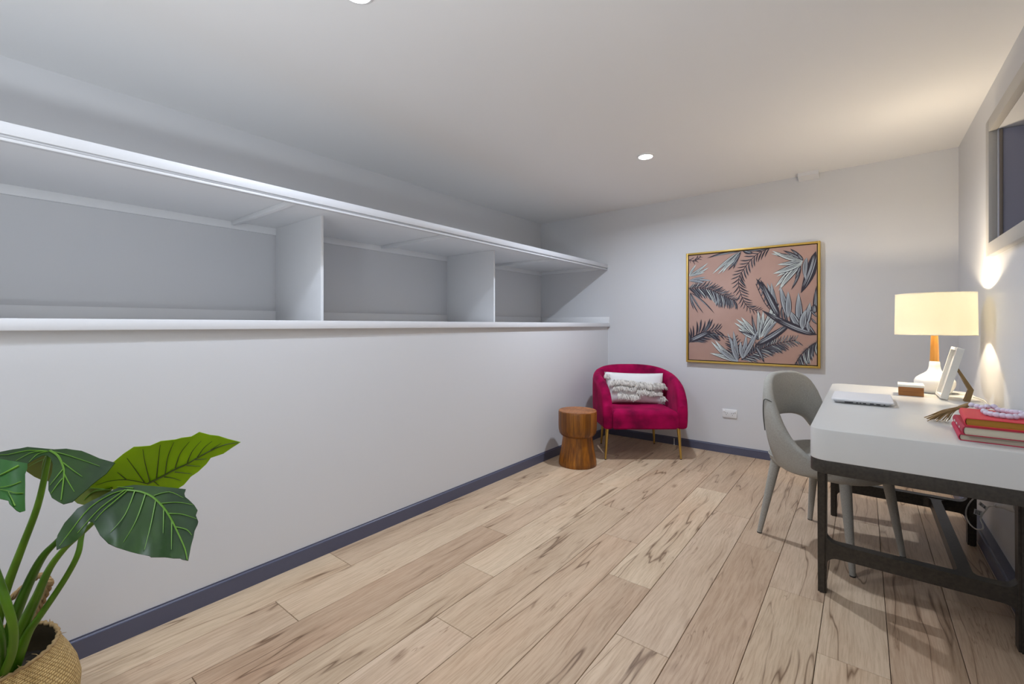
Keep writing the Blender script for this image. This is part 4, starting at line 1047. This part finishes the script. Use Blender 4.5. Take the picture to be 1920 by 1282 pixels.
# ------------------------------------------------------------------ plant in a seagrass basket
PLANT = {"leaves":{"A":{"v":[-1499,262,848,-1534,253,849,-1568,244,850,-1613,233,855,-1655,221,860,-1679,209,861,-1701,197,863,-1722,176,862,-1750,152,866,-1767,130,871,-1765,116,870,-1762,103,871,-1748,81,872,-1732,66,872,-1712,52,873,-1681,43,869,-1677,53,861,-1689,66,858,-1697,78,855,-1700,99,849,-1695,112,846,-1688,124,842,-1704,139,848,-1712,152,852,-1708,160,853,-1691,166,848,-1657,167,837,-1617,161,823,-1584,152,811,-1546,148,801,-1507,150,791,-1478,158,786,-1459,164,783,-1450,178,786,-1465,193,794,-1472,204,801,-1478,215,809,-1481,229,819,-1482,243,829,-1740,91,865,-1740,105,862,-1737,119,860,-1732,133,858,-1701,174,854,-1686,188,853,-1668,201,853,-1649,214,854,-1662,178,842,-1646,191,841,-1628,204,842,-1608,216,843,-1586,228,844,-1623,181,830,-1606,193,830,-1588,206,831,-1567,218,832,-1544,230,834,-1519,241,836,-1492,252,838,-1599,171,820,-1584,183,820,-1566,196,820,-1547,208,821,-1525,220,822,-1574,161,810,-1560,174,810,-1544,186,810,-1526,198,811,-1506,209,812,-1536,164,801,-1521,176,801,-1504,188,801,-1497,167,792,-1482,178,793],"t":[16,14,15,12,39,11,12,18,39,13,18,12,13,17,18,17,13,14,17,14,16,20,40,19,22,42,21,42,9,41,41,21,42,10,41,9,41,10,40,41,40,20,20,21,41,11,40,10,40,11,39,39,19,40,19,39,18,24,8,23,44,7,43,44,43,47,64,65,59,64,69,65,7,8,24,24,43,7,43,24,25,25,47,43,47,25,26,26,52,47,26,59,52,59,26,27,27,64,59,64,27,28,64,28,29,29,69,64,69,29,30,8,9,42,42,23,8,23,42,22,5,6,45,45,46,5,45,49,46,49,45,48,49,48,53,53,54,49,53,61,54,61,53,60,61,60,66,66,67,61,66,71,67,71,66,70,70,73,71,73,70,72,73,72,32,32,33,73,50,55,51,62,63,55,62,68,63,0,1,58,57,58,1,58,57,38,38,0,58,2,57,1,57,2,56,57,56,37,37,38,57,3,4,50,3,50,51,51,2,3,51,56,2,56,51,55,56,55,63,63,37,56,63,36,37,36,63,68,36,68,35,4,5,46,46,50,4,50,46,49,50,49,54,54,55,50,54,62,55,62,54,61,62,61,67,67,68,62,67,35,68,35,67,71,71,34,35,34,71,73,34,73,33,6,7,44,44,45,6,44,48,45,48,44,47,48,47,52,52,53,48,52,60,53,60,52,59,60,59,65,65,66,60,65,70,66,70,65,69,69,72,70,72,69,30,72,30,31,31,32,72],"e":[[-1720,168,861,-1681,179,851,-1623,182,833,-1584,179,821,-1477,162,789],[-1642,184,840,-1587,196,828,-1535,206,820],[-1588,180,822,-1536,183,809,-1489,186,799],[-1612,180,829,-1590,167,819,-1562,152,808],[-1572,175,816,-1552,163,807,-1523,150,797],[-1714,170,860,-1676,191,854,-1606,217,845,-1530,238,839],[-1720,165,860,-1720,145,857,-1691,127,846],[-1723,162,861,-1733,135,861,-1703,105,852],[-1725,160,861,-1747,129,865,-1735,94,865,-1729,80,868,-1702,58,868]]},"U":{"v":[-1833,135,813,-1809,144,829,-1782,158,842,-1762,172,845,-1769,182,818,-1795,184,780,-1823,176,754,-1838,161,760,-1845,150,769,-1852,135,787,-1802,154,823,-1784,168,823,-1826,148,800,-1808,162,800,-1790,176,800,-1832,156,777,-1814,170,777],"t":[0,12,1,12,0,9,8,7,15,10,1,12,12,8,15,8,12,9,4,14,5,3,2,11,11,4,3,11,14,4,14,11,13,14,13,16,16,5,14,16,6,5,2,1,10,10,11,2,10,13,11,13,10,12,13,12,15,15,16,13,16,15,7,7,6,16],"e":[[-1770,166,838,-1795,162,811,-1825,162,770],[-1778,165,830,-1808,149,817,-1833,137,803],[-1772,170,830,-1774,178,814]]},"B":{"v":[-1634,75,877,-1622,88,872,-1619,107,864,-1623,119,857,-1609,118,848,-1590,113,839,-1560,111,820,-1523,108,798,-1489,106,779,-1479,98,781,-1480,93,786,-1499,83,800,-1507,82,805,-1520,70,810,-1549,53,813,-1611,41,828,-1636,41,841,-1661,40,853,-1672,51,877,-1649,63,877,-1660,46,863,-1637,58,865,-1620,70,865,-1610,82,864,-1607,94,862,-1627,51,852,-1607,63,853,-1594,75,853,-1588,87,851,-1588,100,847,-1596,56,841,-1580,68,841,-1571,80,840,-1568,92,837,-1572,105,833,-1587,50,829,-1567,61,830,-1555,73,829,-1549,85,827,-1549,97,824,-1540,66,819,-1531,78,817,-1529,90,814,-1533,102,810,-1510,95,801,-1494,100,788],"t":[17,20,18,18,21,19,21,18,20,20,25,21,25,20,17,25,17,16,16,30,25,16,35,30,35,16,15,15,14,35,23,0,22,22,27,23,27,22,26,27,26,31,31,32,27,31,37,32,37,31,36,37,36,40,40,41,37,40,13,41,19,22,0,22,19,21,21,26,22,26,21,25,26,25,30,30,31,26,30,36,31,36,30,35,36,35,14,14,40,36,14,13,40,28,29,24,28,33,29,38,39,33,38,42,39,2,4,3,34,6,5,43,7,6,7,43,44,7,44,45,45,8,7,8,45,9,2,1,24,2,24,29,29,4,2,29,5,4,29,34,5,34,29,33,34,33,39,39,6,34,39,43,6,43,39,42,42,44,43,44,42,12,44,12,11,44,11,10,10,45,44,10,9,45,1,0,23,23,24,1,23,28,24,28,23,27,28,27,32,32,33,28,32,38,33,38,32,37,38,37,41,41,42,38,41,12,42,12,41,13],"e":[[-1603,103,859,-1588,86,854,-1583,73,849,-1593,55,840],[-1560,104,830,-1546,88,829,-1548,71,829,-1573,54,829],[-1531,106,809,-1525,93,815,-1533,81,822,-1550,65,827],[-1489,91,795,-1510,87,808,-1529,83,820]]},"C":{"v":[-1654,216,767,-1646,220,788,-1626,237,806,-1603,259,819,-1587,275,831,-1568,291,852,-1549,309,870,-1542,325,869,-1538,342,868,-1528,363,878,-1526,396,876,-1521,409,879,-1516,431,879,-1504,447,891,-1492,470,880,-1478,487,876,-1468,507,865,-1459,539,850,-1475,521,834,-1490,504,818,-1510,478,808,-1520,470,790,-1536,454,768,-1551,440,754,-1566,427,730,-1576,417,721,-1591,401,720,-1603,386,720,-1613,369,723,-1620,351,726,-1623,333,730,-1629,316,734,-1635,299,738,-1636,281,743,-1635,261,752,-1635,243,759,-1523,423,873,-1517,441,870,-1505,457,869,-1538,362,863,-1540,381,859,-1540,399,855,-1536,417,852,-1526,434,850,-1514,450,848,-1502,466,847,-1491,483,845,-1483,502,842,-1558,306,853,-1554,322,850,-1553,339,846,-1554,357,842,-1555,375,837,-1553,393,834,-1546,410,831,-1535,427,829,-1524,443,828,-1513,460,826,-1505,478,823,-1578,285,835,-1571,300,833,-1568,316,829,-1568,334,825,-1570,352,821,-1569,370,816,-1564,387,813,-1556,403,811,-1545,420,809,-1535,436,807,-1526,454,805,-1590,279,815,-1584,294,813,-1583,311,809,-1584,328,804,-1585,346,800,-1582,363,796,-1575,380,793,-1565,396,791,-1555,413,789,-1548,430,786,-1538,447,783,-1526,464,782,-1610,258,798,-1602,272,796,-1598,288,792,-1599,305,788,-1601,323,783,-1599,340,779,-1593,357,775,-1584,373,773,-1575,390,771,-1569,407,767,-1560,424,765,-1632,237,780,-1622,251,778,-1615,266,776,-1615,283,771,-1616,300,766,-1615,317,762,-1611,334,758,-1603,350,755,-1596,367,752,-1591,384,749,-1583,401,746,-1572,417,744,-1558,433,742],"t":[93,1,0,2,1,93,93,94,2,93,35,94,35,93,0,83,3,82,82,95,83,34,33,95,2,82,3,82,2,94,94,95,82,94,34,95,34,94,35,72,60,71,71,85,72,5,60,48,60,5,59,59,71,60,71,59,70,71,70,84,84,85,71,84,97,85,97,84,96,97,96,32,32,31,97,4,59,5,4,70,59,70,4,3,70,3,83,83,84,70,83,96,84,96,83,95,96,95,33,33,32,96,7,6,49,49,50,7,49,62,50,62,49,61,61,73,62,86,87,73,86,99,87,99,86,98,99,98,30,30,29,99,8,39,9,39,8,51,64,51,63,63,75,64,75,63,74,75,74,88,88,89,75,88,101,89,101,88,100,101,100,28,28,27,101,8,7,50,50,51,8,50,63,51,63,50,62,62,74,63,74,62,73,74,73,87,87,88,74,87,100,88,100,87,99,100,99,29,29,28,100,6,5,48,48,49,6,48,61,49,61,48,60,61,60,72,72,73,61,72,86,73,86,72,85,85,98,86,98,85,97,98,97,31,31,30,98,40,53,41,53,40,52,53,52,65,65,66,53,65,77,66,77,65,76,77,76,90,90,91,77,90,103,91,103,90,102,102,26,103,11,42,36,42,11,10,54,55,42,54,67,55,78,79,67,78,92,79,24,104,25,10,40,41,41,42,10,41,54,42,54,41,53,54,53,66,66,67,54,66,78,67,78,66,77,78,77,91,91,92,78,91,104,92,104,91,103,103,25,104,25,103,26,13,12,37,37,38,13,37,44,38,44,37,43,43,56,44,68,69,56,68,80,69,23,22,80,57,58,45,57,20,58,20,57,21,47,15,46,16,18,17,16,15,47,47,18,16,47,19,18,19,47,46,14,46,15,46,14,45,46,45,58,58,19,46,19,58,20,14,13,38,38,45,14,45,38,44,44,57,45,57,44,56,57,56,69,69,21,57,69,81,21,81,69,80,81,80,22,12,11,36,36,37,12,36,43,37,43,36,42,43,42,55,55,56,43,55,68,56,68,55,67,68,67,79,79,80,68,79,23,80,23,79,92,92,105,23,105,92,104,105,104,24,9,40,10,40,9,39,39,52,40,52,39,51,52,51,64,64,65,52,64,76,65,76,64,75,76,75,89,89,90,76,89,102,90,102,89,101,102,101,27,27,26,102,22,21,81,24,23,105],"e":[[-1602,350,747,-1577,382,767,-1559,403,783,-1541,427,796,-1522,448,813,-1498,476,833,-1476,505,847,-1459,533,850],[-1604,343,753,-1588,321,796,-1565,298,839],[-1599,355,750,-1574,339,812,-1543,327,860],[-1588,367,760,-1569,367,813,-1533,363,866],[-1574,384,770,-1557,386,823,-1527,393,869],[-1559,403,783,-1542,411,829,-1523,428,863],[-1541,427,796,-1524,435,833,-1505,452,864],[-1521,447,815,-1505,459,842,-1488,474,861],[-1498,474,834,-1478,494,853],[-1602,350,747,-1610,309,767,-1612,273,774,-1626,245,767],[-1609,304,771,-1592,283,799],[-1580,383,762,-1575,402,755,-1565,420,744],[-1563,404,775,-1544,441,763],[-1542,427,792,-1527,457,785],[-1527,444,807,-1512,469,807],[-1594,363,751,-1599,376,734]]},"E":{"v":[-1707,223,758,-1677,249,761,-1652,264,756,-1627,280,751,-1621,270,734,-1632,255,727,-1643,240,720,-1655,225,713,-1671,215,716,-1692,207,726,-1700,214,741,-1684,230,745,-1667,243,745,-1650,257,745,-1632,271,745,-1679,221,730,-1661,235,730,-1644,248,730],"t":[15,16,11,16,15,7,7,6,16,11,0,10,10,15,11,15,10,9,15,9,8,8,7,15,13,1,12,12,17,13,3,14,4,2,14,3,2,1,13,13,14,2,13,4,14,13,5,4,5,13,17,1,0,11,11,12,1,12,11,16,16,17,12,17,16,6,6,5,17],"e":[[-1624,275,748,-1656,246,743,-1661,226,725],[-1638,264,748,-1671,239,750,-1685,218,739]]},"D":{"v":[-1452,290,794,-1434,306,792,-1413,323,790,-1391,337,789,-1369,351,788,-1336,368,787,-1329,363,779,-1318,362,774,-1303,365,770,-1277,369,762,-1257,370,754,-1249,364,746,-1229,363,737,-1224,360,732,-1217,352,722,-1206,347,713,-1191,338,701,-1175,331,692,-1159,324,684,-1169,315,687,-1173,313,689,-1184,304,689,-1212,295,686,-1233,286,683,-1239,277,685,-1244,275,687,-1256,258,695,-1277,249,696,-1300,241,697,-1315,231,702,-1322,220,712,-1348,210,727,-1378,207,738,-1394,205,745,-1401,199,747,-1375,187,732,-1356,174,728,-1330,158,730,-1319,144,732,-1317,138,732,-1343,140,741,-1360,144,748,-1397,159,759,-1420,172,764,-1441,185,771,-1449,199,774,-1456,212,777,-1461,228,781,-1465,244,786,-1467,264,792,-1457,257,784,-1447,271,783,-1436,284,782,-1423,297,781,-1409,310,780,-1394,322,780,-1378,335,780,-1458,221,778,-1451,234,776,-1443,247,774,-1434,260,772,-1423,274,770,-1411,287,769,-1398,299,769,-1384,312,768,-1368,324,768,-1352,336,768,-1334,348,769,-1441,211,769,-1434,224,766,-1428,237,764,-1420,251,761,-1410,264,760,-1398,276,759,-1386,289,758,-1373,302,757,-1359,314,756,-1343,326,757,-1325,338,758,-1307,349,758,-1289,360,759,-1429,189,763,-1425,202,759,-1417,214,757,-1411,227,755,-1406,241,751,-1398,254,749,-1386,266,748,-1372,279,748,-1361,291,746,-1349,304,745,-1334,316,745,-1316,327,746,-1297,339,747,-1281,350,748,-1406,166,760,-1410,180,755,-1409,193,750,-1393,218,746,-1388,231,743,-1385,244,739,-1375,257,738,-1360,269,738,-1347,281,737,-1337,294,735,-1326,306,734,-1308,318,735,-1288,328,737,-1271,340,737,-1256,351,737,-1388,170,748,-1392,184,743,-1370,221,735,-1368,234,731,-1363,248,728,-1349,259,728,-1333,271,728,-1323,283,726,-1315,296,724,-1301,308,724,-1279,318,726,-1260,329,728,-1247,341,727,-1232,352,727,-1364,161,743,-1371,175,736,-1349,224,724,-1349,238,719,-1339,250,717,-1321,261,719,-1308,273,718,-1301,286,715,-1292,299,713,-1273,309,715,-1250,319,718,-1235,330,719,-1224,342,717,-1340,152,738,-1347,165,732,-1331,228,712,-1328,241,708,-1312,252,709,-1294,263,710,-1285,275,708,-1281,289,704,-1267,300,704,-1243,309,708,-1223,319,710,-1212,331,709,-1283,254,701,-1269,265,701,-1265,278,697,-1258,291,695,-1238,301,697,-1214,309,701,-1199,320,701,-1248,267,691,-1232,292,687,-1188,310,694,-1178,322,692],"t":[40,137,41,40,38,137,38,40,39,43,42,95,41,124,42,124,41,137,37,137,38,96,97,81,96,111,97,111,96,110,111,110,125,125,35,111,125,36,35,36,125,138,43,81,44,43,96,81,96,43,95,95,110,96,110,95,42,110,42,124,124,125,110,124,138,125,138,124,137,138,137,37,37,36,138,45,68,46,68,45,82,46,57,47,57,46,68,83,68,82,82,33,83,33,82,34,70,58,69,70,69,84,99,84,98,98,112,99,31,126,112,47,58,48,58,47,57,57,69,58,69,57,68,69,68,83,83,84,69,83,98,84,98,83,33,98,33,32,32,112,98,32,31,112,45,44,81,81,82,45,82,81,97,97,34,82,34,97,111,34,111,35,29,139,30,50,51,49,50,60,51,60,50,59,60,59,71,71,72,60,71,86,72,86,71,85,86,85,100,100,101,86,100,114,101,114,100,113,114,113,127,127,128,114,127,140,128,140,127,139,140,139,29,29,28,140,52,53,0,52,62,53,62,52,61,62,61,73,73,74,62,73,88,74,88,73,87,88,87,102,102,103,88,102,116,103,116,102,115,116,115,129,129,130,116,129,142,130,142,129,141,142,141,149,26,149,27,0,49,51,51,52,0,51,61,52,61,51,60,61,60,72,72,73,61,72,87,73,87,72,86,87,86,101,101,102,87,101,115,102,115,101,114,115,114,128,128,129,115,128,141,129,141,128,140,141,140,28,28,149,141,28,27,149,48,50,49,48,59,50,59,48,58,59,58,70,70,71,59,70,85,71,85,70,84,85,84,99,99,100,85,99,113,100,113,99,112,113,112,126,126,127,113,126,139,127,126,30,139,30,126,31,2,1,54,54,55,2,54,64,55,64,54,63,64,63,75,90,75,89,90,89,104,118,104,117,117,131,118,143,144,131,143,151,144,151,143,150,151,150,156,156,25,151,157,152,23,65,66,56,65,77,66,77,65,76,77,76,91,91,92,77,91,106,92,106,91,105,106,105,119,119,120,106,119,133,120,133,119,132,133,132,145,153,145,152,153,152,157,157,22,153,22,157,23,3,2,55,55,56,3,55,65,56,65,55,64,64,76,65,76,64,75,76,75,90,90,91,76,90,105,91,105,90,104,105,104,118,118,119,105,118,132,119,132,118,131,132,131,144,144,145,132,144,152,145,152,144,151,152,151,25,25,23,152,23,25,24,6,4,67,79,67,78,79,78,93,93,94,79,93,108,94,108,93,107,108,107,121,135,121,134,134,147,135,147,134,146,147,146,154,154,155,147,154,158,155,158,154,21,21,20,158,123,13,12,123,14,13,9,8,80,80,10,9,80,11,10,109,12,11,109,123,12,123,109,122,123,122,136,136,14,123,136,15,14,15,136,148,148,16,15,17,159,18,5,4,6,7,6,67,7,67,79,79,8,7,79,80,8,80,79,94,94,11,80,94,109,11,109,94,108,108,122,109,122,108,121,122,121,135,135,136,122,135,148,136,148,135,147,148,147,155,155,16,148,155,17,16,155,159,17,159,155,158,159,158,20,159,20,19,19,18,159,4,3,56,4,56,66,66,67,4,66,78,67,78,66,77,78,77,92,92,93,78,92,107,93,107,92,106,107,106,120,120,121,107,120,134,121,134,120,133,133,146,134,146,133,145,146,145,153,153,154,146,154,153,22,22,21,154,1,0,53,53,54,1,53,63,54,63,53,62,63,62,74,74,75,63,74,89,75,89,74,88,89,88,103,103,104,89,103,117,104,117,103,116,117,116,130,130,131,117,130,143,131,143,130,142,142,150,143,150,142,149,150,149,26,26,156,150,26,25,156],"e":[[-1445,275,787,-1419,297,782,-1383,313,772,-1335,323,755,-1286,326,738,-1238,326,721,-1191,326,701,-1158,322,687],[-1430,287,784,-1384,260,747,-1350,228,726],[-1406,303,778,-1348,273,738,-1315,244,707],[-1372,316,768,-1313,292,726,-1257,269,699],[-1335,323,755,-1274,307,717],[-1284,326,737,-1208,306,700],[-1386,316,775,-1364,341,782,-1318,358,773],[-1352,323,762,-1319,347,765,-1277,367,763],[-1309,327,747,-1279,345,747,-1235,362,742],[-1258,327,729,-1233,341,725,-1210,345,717],[-1441,281,787,-1454,250,784,-1433,205,768,-1362,162,745,-1322,143,737],[-1448,273,788,-1424,222,764,-1369,176,738],[-1444,276,786,-1415,228,760,-1392,208,748],[-1440,287,789,-1467,260,795]]}},"stems":{"A":[[-1.745,0.17,0.854,0.0047],[-1.746,0.163,0.806,0.0064],[-1.75,0.147,0.709,0.0075],[-1.784,0.12,0.594,0.0086],[-1.818,0.093,0.478,0.0104],[-1.838,0.077,0.377,0.0127],[-1.845,0.072,0.259,0.0138]],"C":[[-1.642,0.359,0.735,0.005],[-1.668,0.314,0.704,0.0055],[-1.707,0.257,0.672,0.0061],[-1.743,0.216,0.636,0.0066],[-1.769,0.183,0.591,0.0071],[-1.789,0.16,0.555,0.0095],[-1.809,0.139,0.496,0.0112],[-1.825,0.113,0.408,0.0129],[-1.839,0.102,0.349,0.0129],[-1.85,0.093,0.261,0.0129]],"D":[[-1.49,0.289,0.776,0.0044],[-1.533,0.267,0.739,0.005],[-1.585,0.233,0.681,0.0056],[-1.617,0.214,0.649,0.0062],[-1.649,0.189,0.613,0.0067],[-1.68,0.164,0.561,0.0079],[-1.713,0.144,0.486,0.0102],[-1.742,0.128,0.425,0.013],[-1.761,0.113,0.37,0.0147],[-1.783,0.095,0.271,0.0159]],"S":[[-1.683,0.276,0.714,0.0048],[-1.711,0.241,0.661,0.0054],[-1.697,0.227,0.618,0.0059],[-1.677,0.217,0.578,0.007],[-1.684,0.199,0.53,0.0071],[-1.701,0.173,0.474,0.0074],[-1.719,0.146,0.421,0.0079],[-1.739,0.13,0.385,0.0102],[-1.759,0.115,0.327,0.0125],[-1.776,0.101,0.264,0.0136]],"F":[[-1.684,0.059,0.636,0.0094],[-1.661,0.077,0.56,0.0094],[-1.647,0.088,0.51,0.0089],[-1.651,0.098,0.449,0.0085],[-1.683,0.098,0.376,0.0091],[-1.729,0.087,0.309,0.0099],[-1.775,0.076,0.252,0.01]],"G":[[-1.708,0.053,0.512,0.0148],[-1.696,0.075,0.426,0.0117],[-1.724,0.078,0.344,0.013],[-1.757,0.077,0.26,0.0133]],"rope":[[-1.988,0.162,0.297],[-1.973,0.175,0.349],[-1.948,0.188,0.403],[-1.938,0.189,0.42],[-1.953,0.177,0.437],[-1.969,0.165,0.435],[-1.986,0.139,0.41],[-2.01,0.107,0.371],[-2.027,0.081,0.34]]}}
BC = (-1.866, 0.046)
bk_ = thing('basket', 'woven seagrass belly basket with rope handles holding the big-leaved plant', 'basket', (BC[0], BC[1], 0))
prof = [(0.135, 0.0), (0.158, 0.012), (0.182, 0.06), (0.198, 0.115), (0.2015, 0.165), (0.194, 0.205), (0.178, 0.245), (0.163, 0.275), (0.155, 0.300)]
prof_d = []
for i in range(len(prof) - 1):
    for k in range(3):
        t_ = k / 3; prof_d.append((prof[i][0] + (prof[i + 1][0] - prof[i][0]) * t_, prof[i][1] + (prof[i + 1][1] - prof[i][1]) * t_))
prof_d.append(prof[-1])
def uv_lathe(name, prof, mat, parent, n=72):
    bm = bmesh.new(); uvl = bm.loops.layers.uv.new('UVMap')
    V = [[bm.verts.new((r * cos(2 * pi * k / n), r * sin(2 * pi * k / n), z)) for k in range(n)] for r, z in prof]
    m = len(prof) - 1
    for j in range(m):
        for k in range(n):
            f = bm.faces.new((V[j][k], V[j][(k + 1) % n], V[j + 1][(k + 1) % n], V[j + 1][k]))
            for lp, (uu, vv) in zip(f.loops, ((k / n, j / m), ((k + 1) / n, j / m), ((k + 1) / n, (j + 1) / m), (k / n, (j + 1) / m))): lp[uvl].uv = (uu, vv)
    if prof[0][1] < 0.02: bm.faces.new(V[0][::-1])
    return fin(name, bm, mat, parent, smooth=80)
uv_lathe('woven_body', prof_d, M['seagrass'], bk_)
uv_lathe('inner_wall', [(0.150, 0.300), (0.157, 0.272), (0.172, 0.243), (0.188, 0.203), (0.195, 0.165), (0.192, 0.12)], M['inner_pot'], bk_)
bm = bmesh.new(); rg = random.Random(2)
tube(bm, [((0.1525 + 0.002 * sin(k * 1.9)) * cos(2 * pi * k / 120), (0.1525 + 0.002 * sin(k * 1.9)) * sin(2 * pi * k / 120), 0.2995 + 0.0022 * sin(k * 2.4)) for k in range(121)], 0.0052, 7)
for k in range(60):      # frayed ends
    a = rg.uniform(0, 2 * pi); p = Vector((0.153 * cos(a), 0.153 * sin(a), 0.300)); d = Vector((rg.uniform(-.012, .012), rg.uniform(-.012, .012), rg.uniform(.003, .012)))
    tube(bm, [p, p + d * .6, p + d + Vector((d.x * .4, d.y * .4, -.002))], [0.0014, 0.0012, 0.0006], 4)
fin('braided_rim', bm, M['rope'], bk_, smooth=60)
def handle(pts):
    C_ = catmull(pts, 14); bm = bmesh.new()
    for ph in (0, 2 * pi / 3, 4 * pi / 3):
        Q = []
        for i, p in enumerate(C_):
            d = (C_[min(i + 1, len(C_) - 1)] - C_[max(i - 1, 0)]).normalized(); s_ = d.orthogonal().normalized()
            s_ = d.cross(Vector((0.3, 0.9, 0.2))).normalized(); u_ = s_.cross(d); a = ph + i * 0.42
            Q.append(p + (s_ * cos(a) + u_ * sin(a)) * 0.0046)
        tube(bm, Q, 0.0045, 6)
    fin('rope_handle', bm, M['rope'], bk_, smooth=60)
rp = [(p[0] - BC[0], p[1] - BC[1], p[2]) for p in PLANT['stems']['rope']]
rp += [(-0.176, -0.02, 0.315), (-0.168, -0.045, 0.285)]
rp = [(rp[0][0] - 0.01, rp[0][1] - 0.012, 0.27)] + rp
handle(rp)
handle([(0.155, -0.09, 0.27), (0.158, -0.088, 0.30), (0.17, -0.10, 0.24), (0.19, -0.11, 0.20), (0.19, -0.15, 0.20), (0.165, -0.16, 0.26), (0.13, -0.11, 0.30)])

pl = thing('elephant_ear_plant', 'large-leaved elephant ear plant growing out of the seagrass basket', 'plant', (BC[0], BC[1], 0.2))
def pw(p): return (p[0] - BC[0], p[1] - BC[1], p[2] - 0.2)
bm = bmesh.new(); lathe(bm, [(0.16, -0.02), (0.175, 0.0), (0.10, 0.006), (0.02, 0.010)], 32); fin('soil', bm, M['soil'], pl, smooth=60)
leafspec = {'A': ('leaf_dark', 'vein', 'dark green leaf drooping over the basket'), 'U': ('leaf_olive', 'vein', 'olive underside of a leaf lobe'), 'B': ('leaf_mid', 'vein', 'mid green leaf cut by the left edge'),
            'C': ('leaf_light', 'vein_dark', 'yellow-green leaf showing its underside, coloured as if backlit'), 'E': ('leaf_olive', 'vein', 'olive lobe behind the dark leaf'), 'D': ('leaf_dark', 'vein', 'large dark green leaf in front')}
for key, (mt, vm, lab) in leafspec.items():
    L = PLANT['leaves'][key]; v = L['v']
    V = [pw((v[i] / 1000, v[i + 1] / 1000, v[i + 2] / 1000)) for i in range(0, len(v), 3)]
    T = [tuple(L['t'][i:i + 3]) for i in range(0, len(L['t']), 3)]
    bm = bmesh.new(); B = [bm.verts.new(p) for p in V]
    for f in T:
        try: bm.faces.new([B[q] for q in f])
        except ValueError: pass
    bmesh.ops.recalc_face_normals(bm, faces=bm.faces)
    me = bpy.data.meshes.new('leaf'); bm.to_mesh(me); bm.free()
    o = link('leaf', me, M[mt], pl, smooth=180); o['label'] = lab
    so_ = o.modifiers.new('thickness', 'SOLIDIFY'); so_.thickness = 0.0014; so_.offset = 0
    o.modifiers.new('crisp_edge', 'EDGE_SPLIT').split_angle = radians(50)
    bm = bmesh.new()
    for j, e in enumerate(L['e']):
        Pv = [pw((e[i] / 1000, e[i + 1] / 1000, e[i + 2] / 1000)) for i in range(0, len(e), 3)]
        r0 = 0.0030 if j == 0 else 0.0016
        tube(bm, Pv, [r0 * (1 - 0.65 * q / (len(Pv) - 1)) for q in range(len(Pv))], 5, 4)
    fin('veins', bm, M[vm], o, smooth=60)
for key, mt in (('A', 'stem'), ('C', 'stem_dark'), ('D', 'stem'), ('S', 'stem'), ('F', 'stem'), ('G', 'stem_dark')):
    P = PLANT['stems'][key]
    bm = bmesh.new(); tube(bm, [pw(p) for p in P], [p[3] for p in P], 12, 5)
    fin('stem', bm, M[mt], pl, smooth=70)
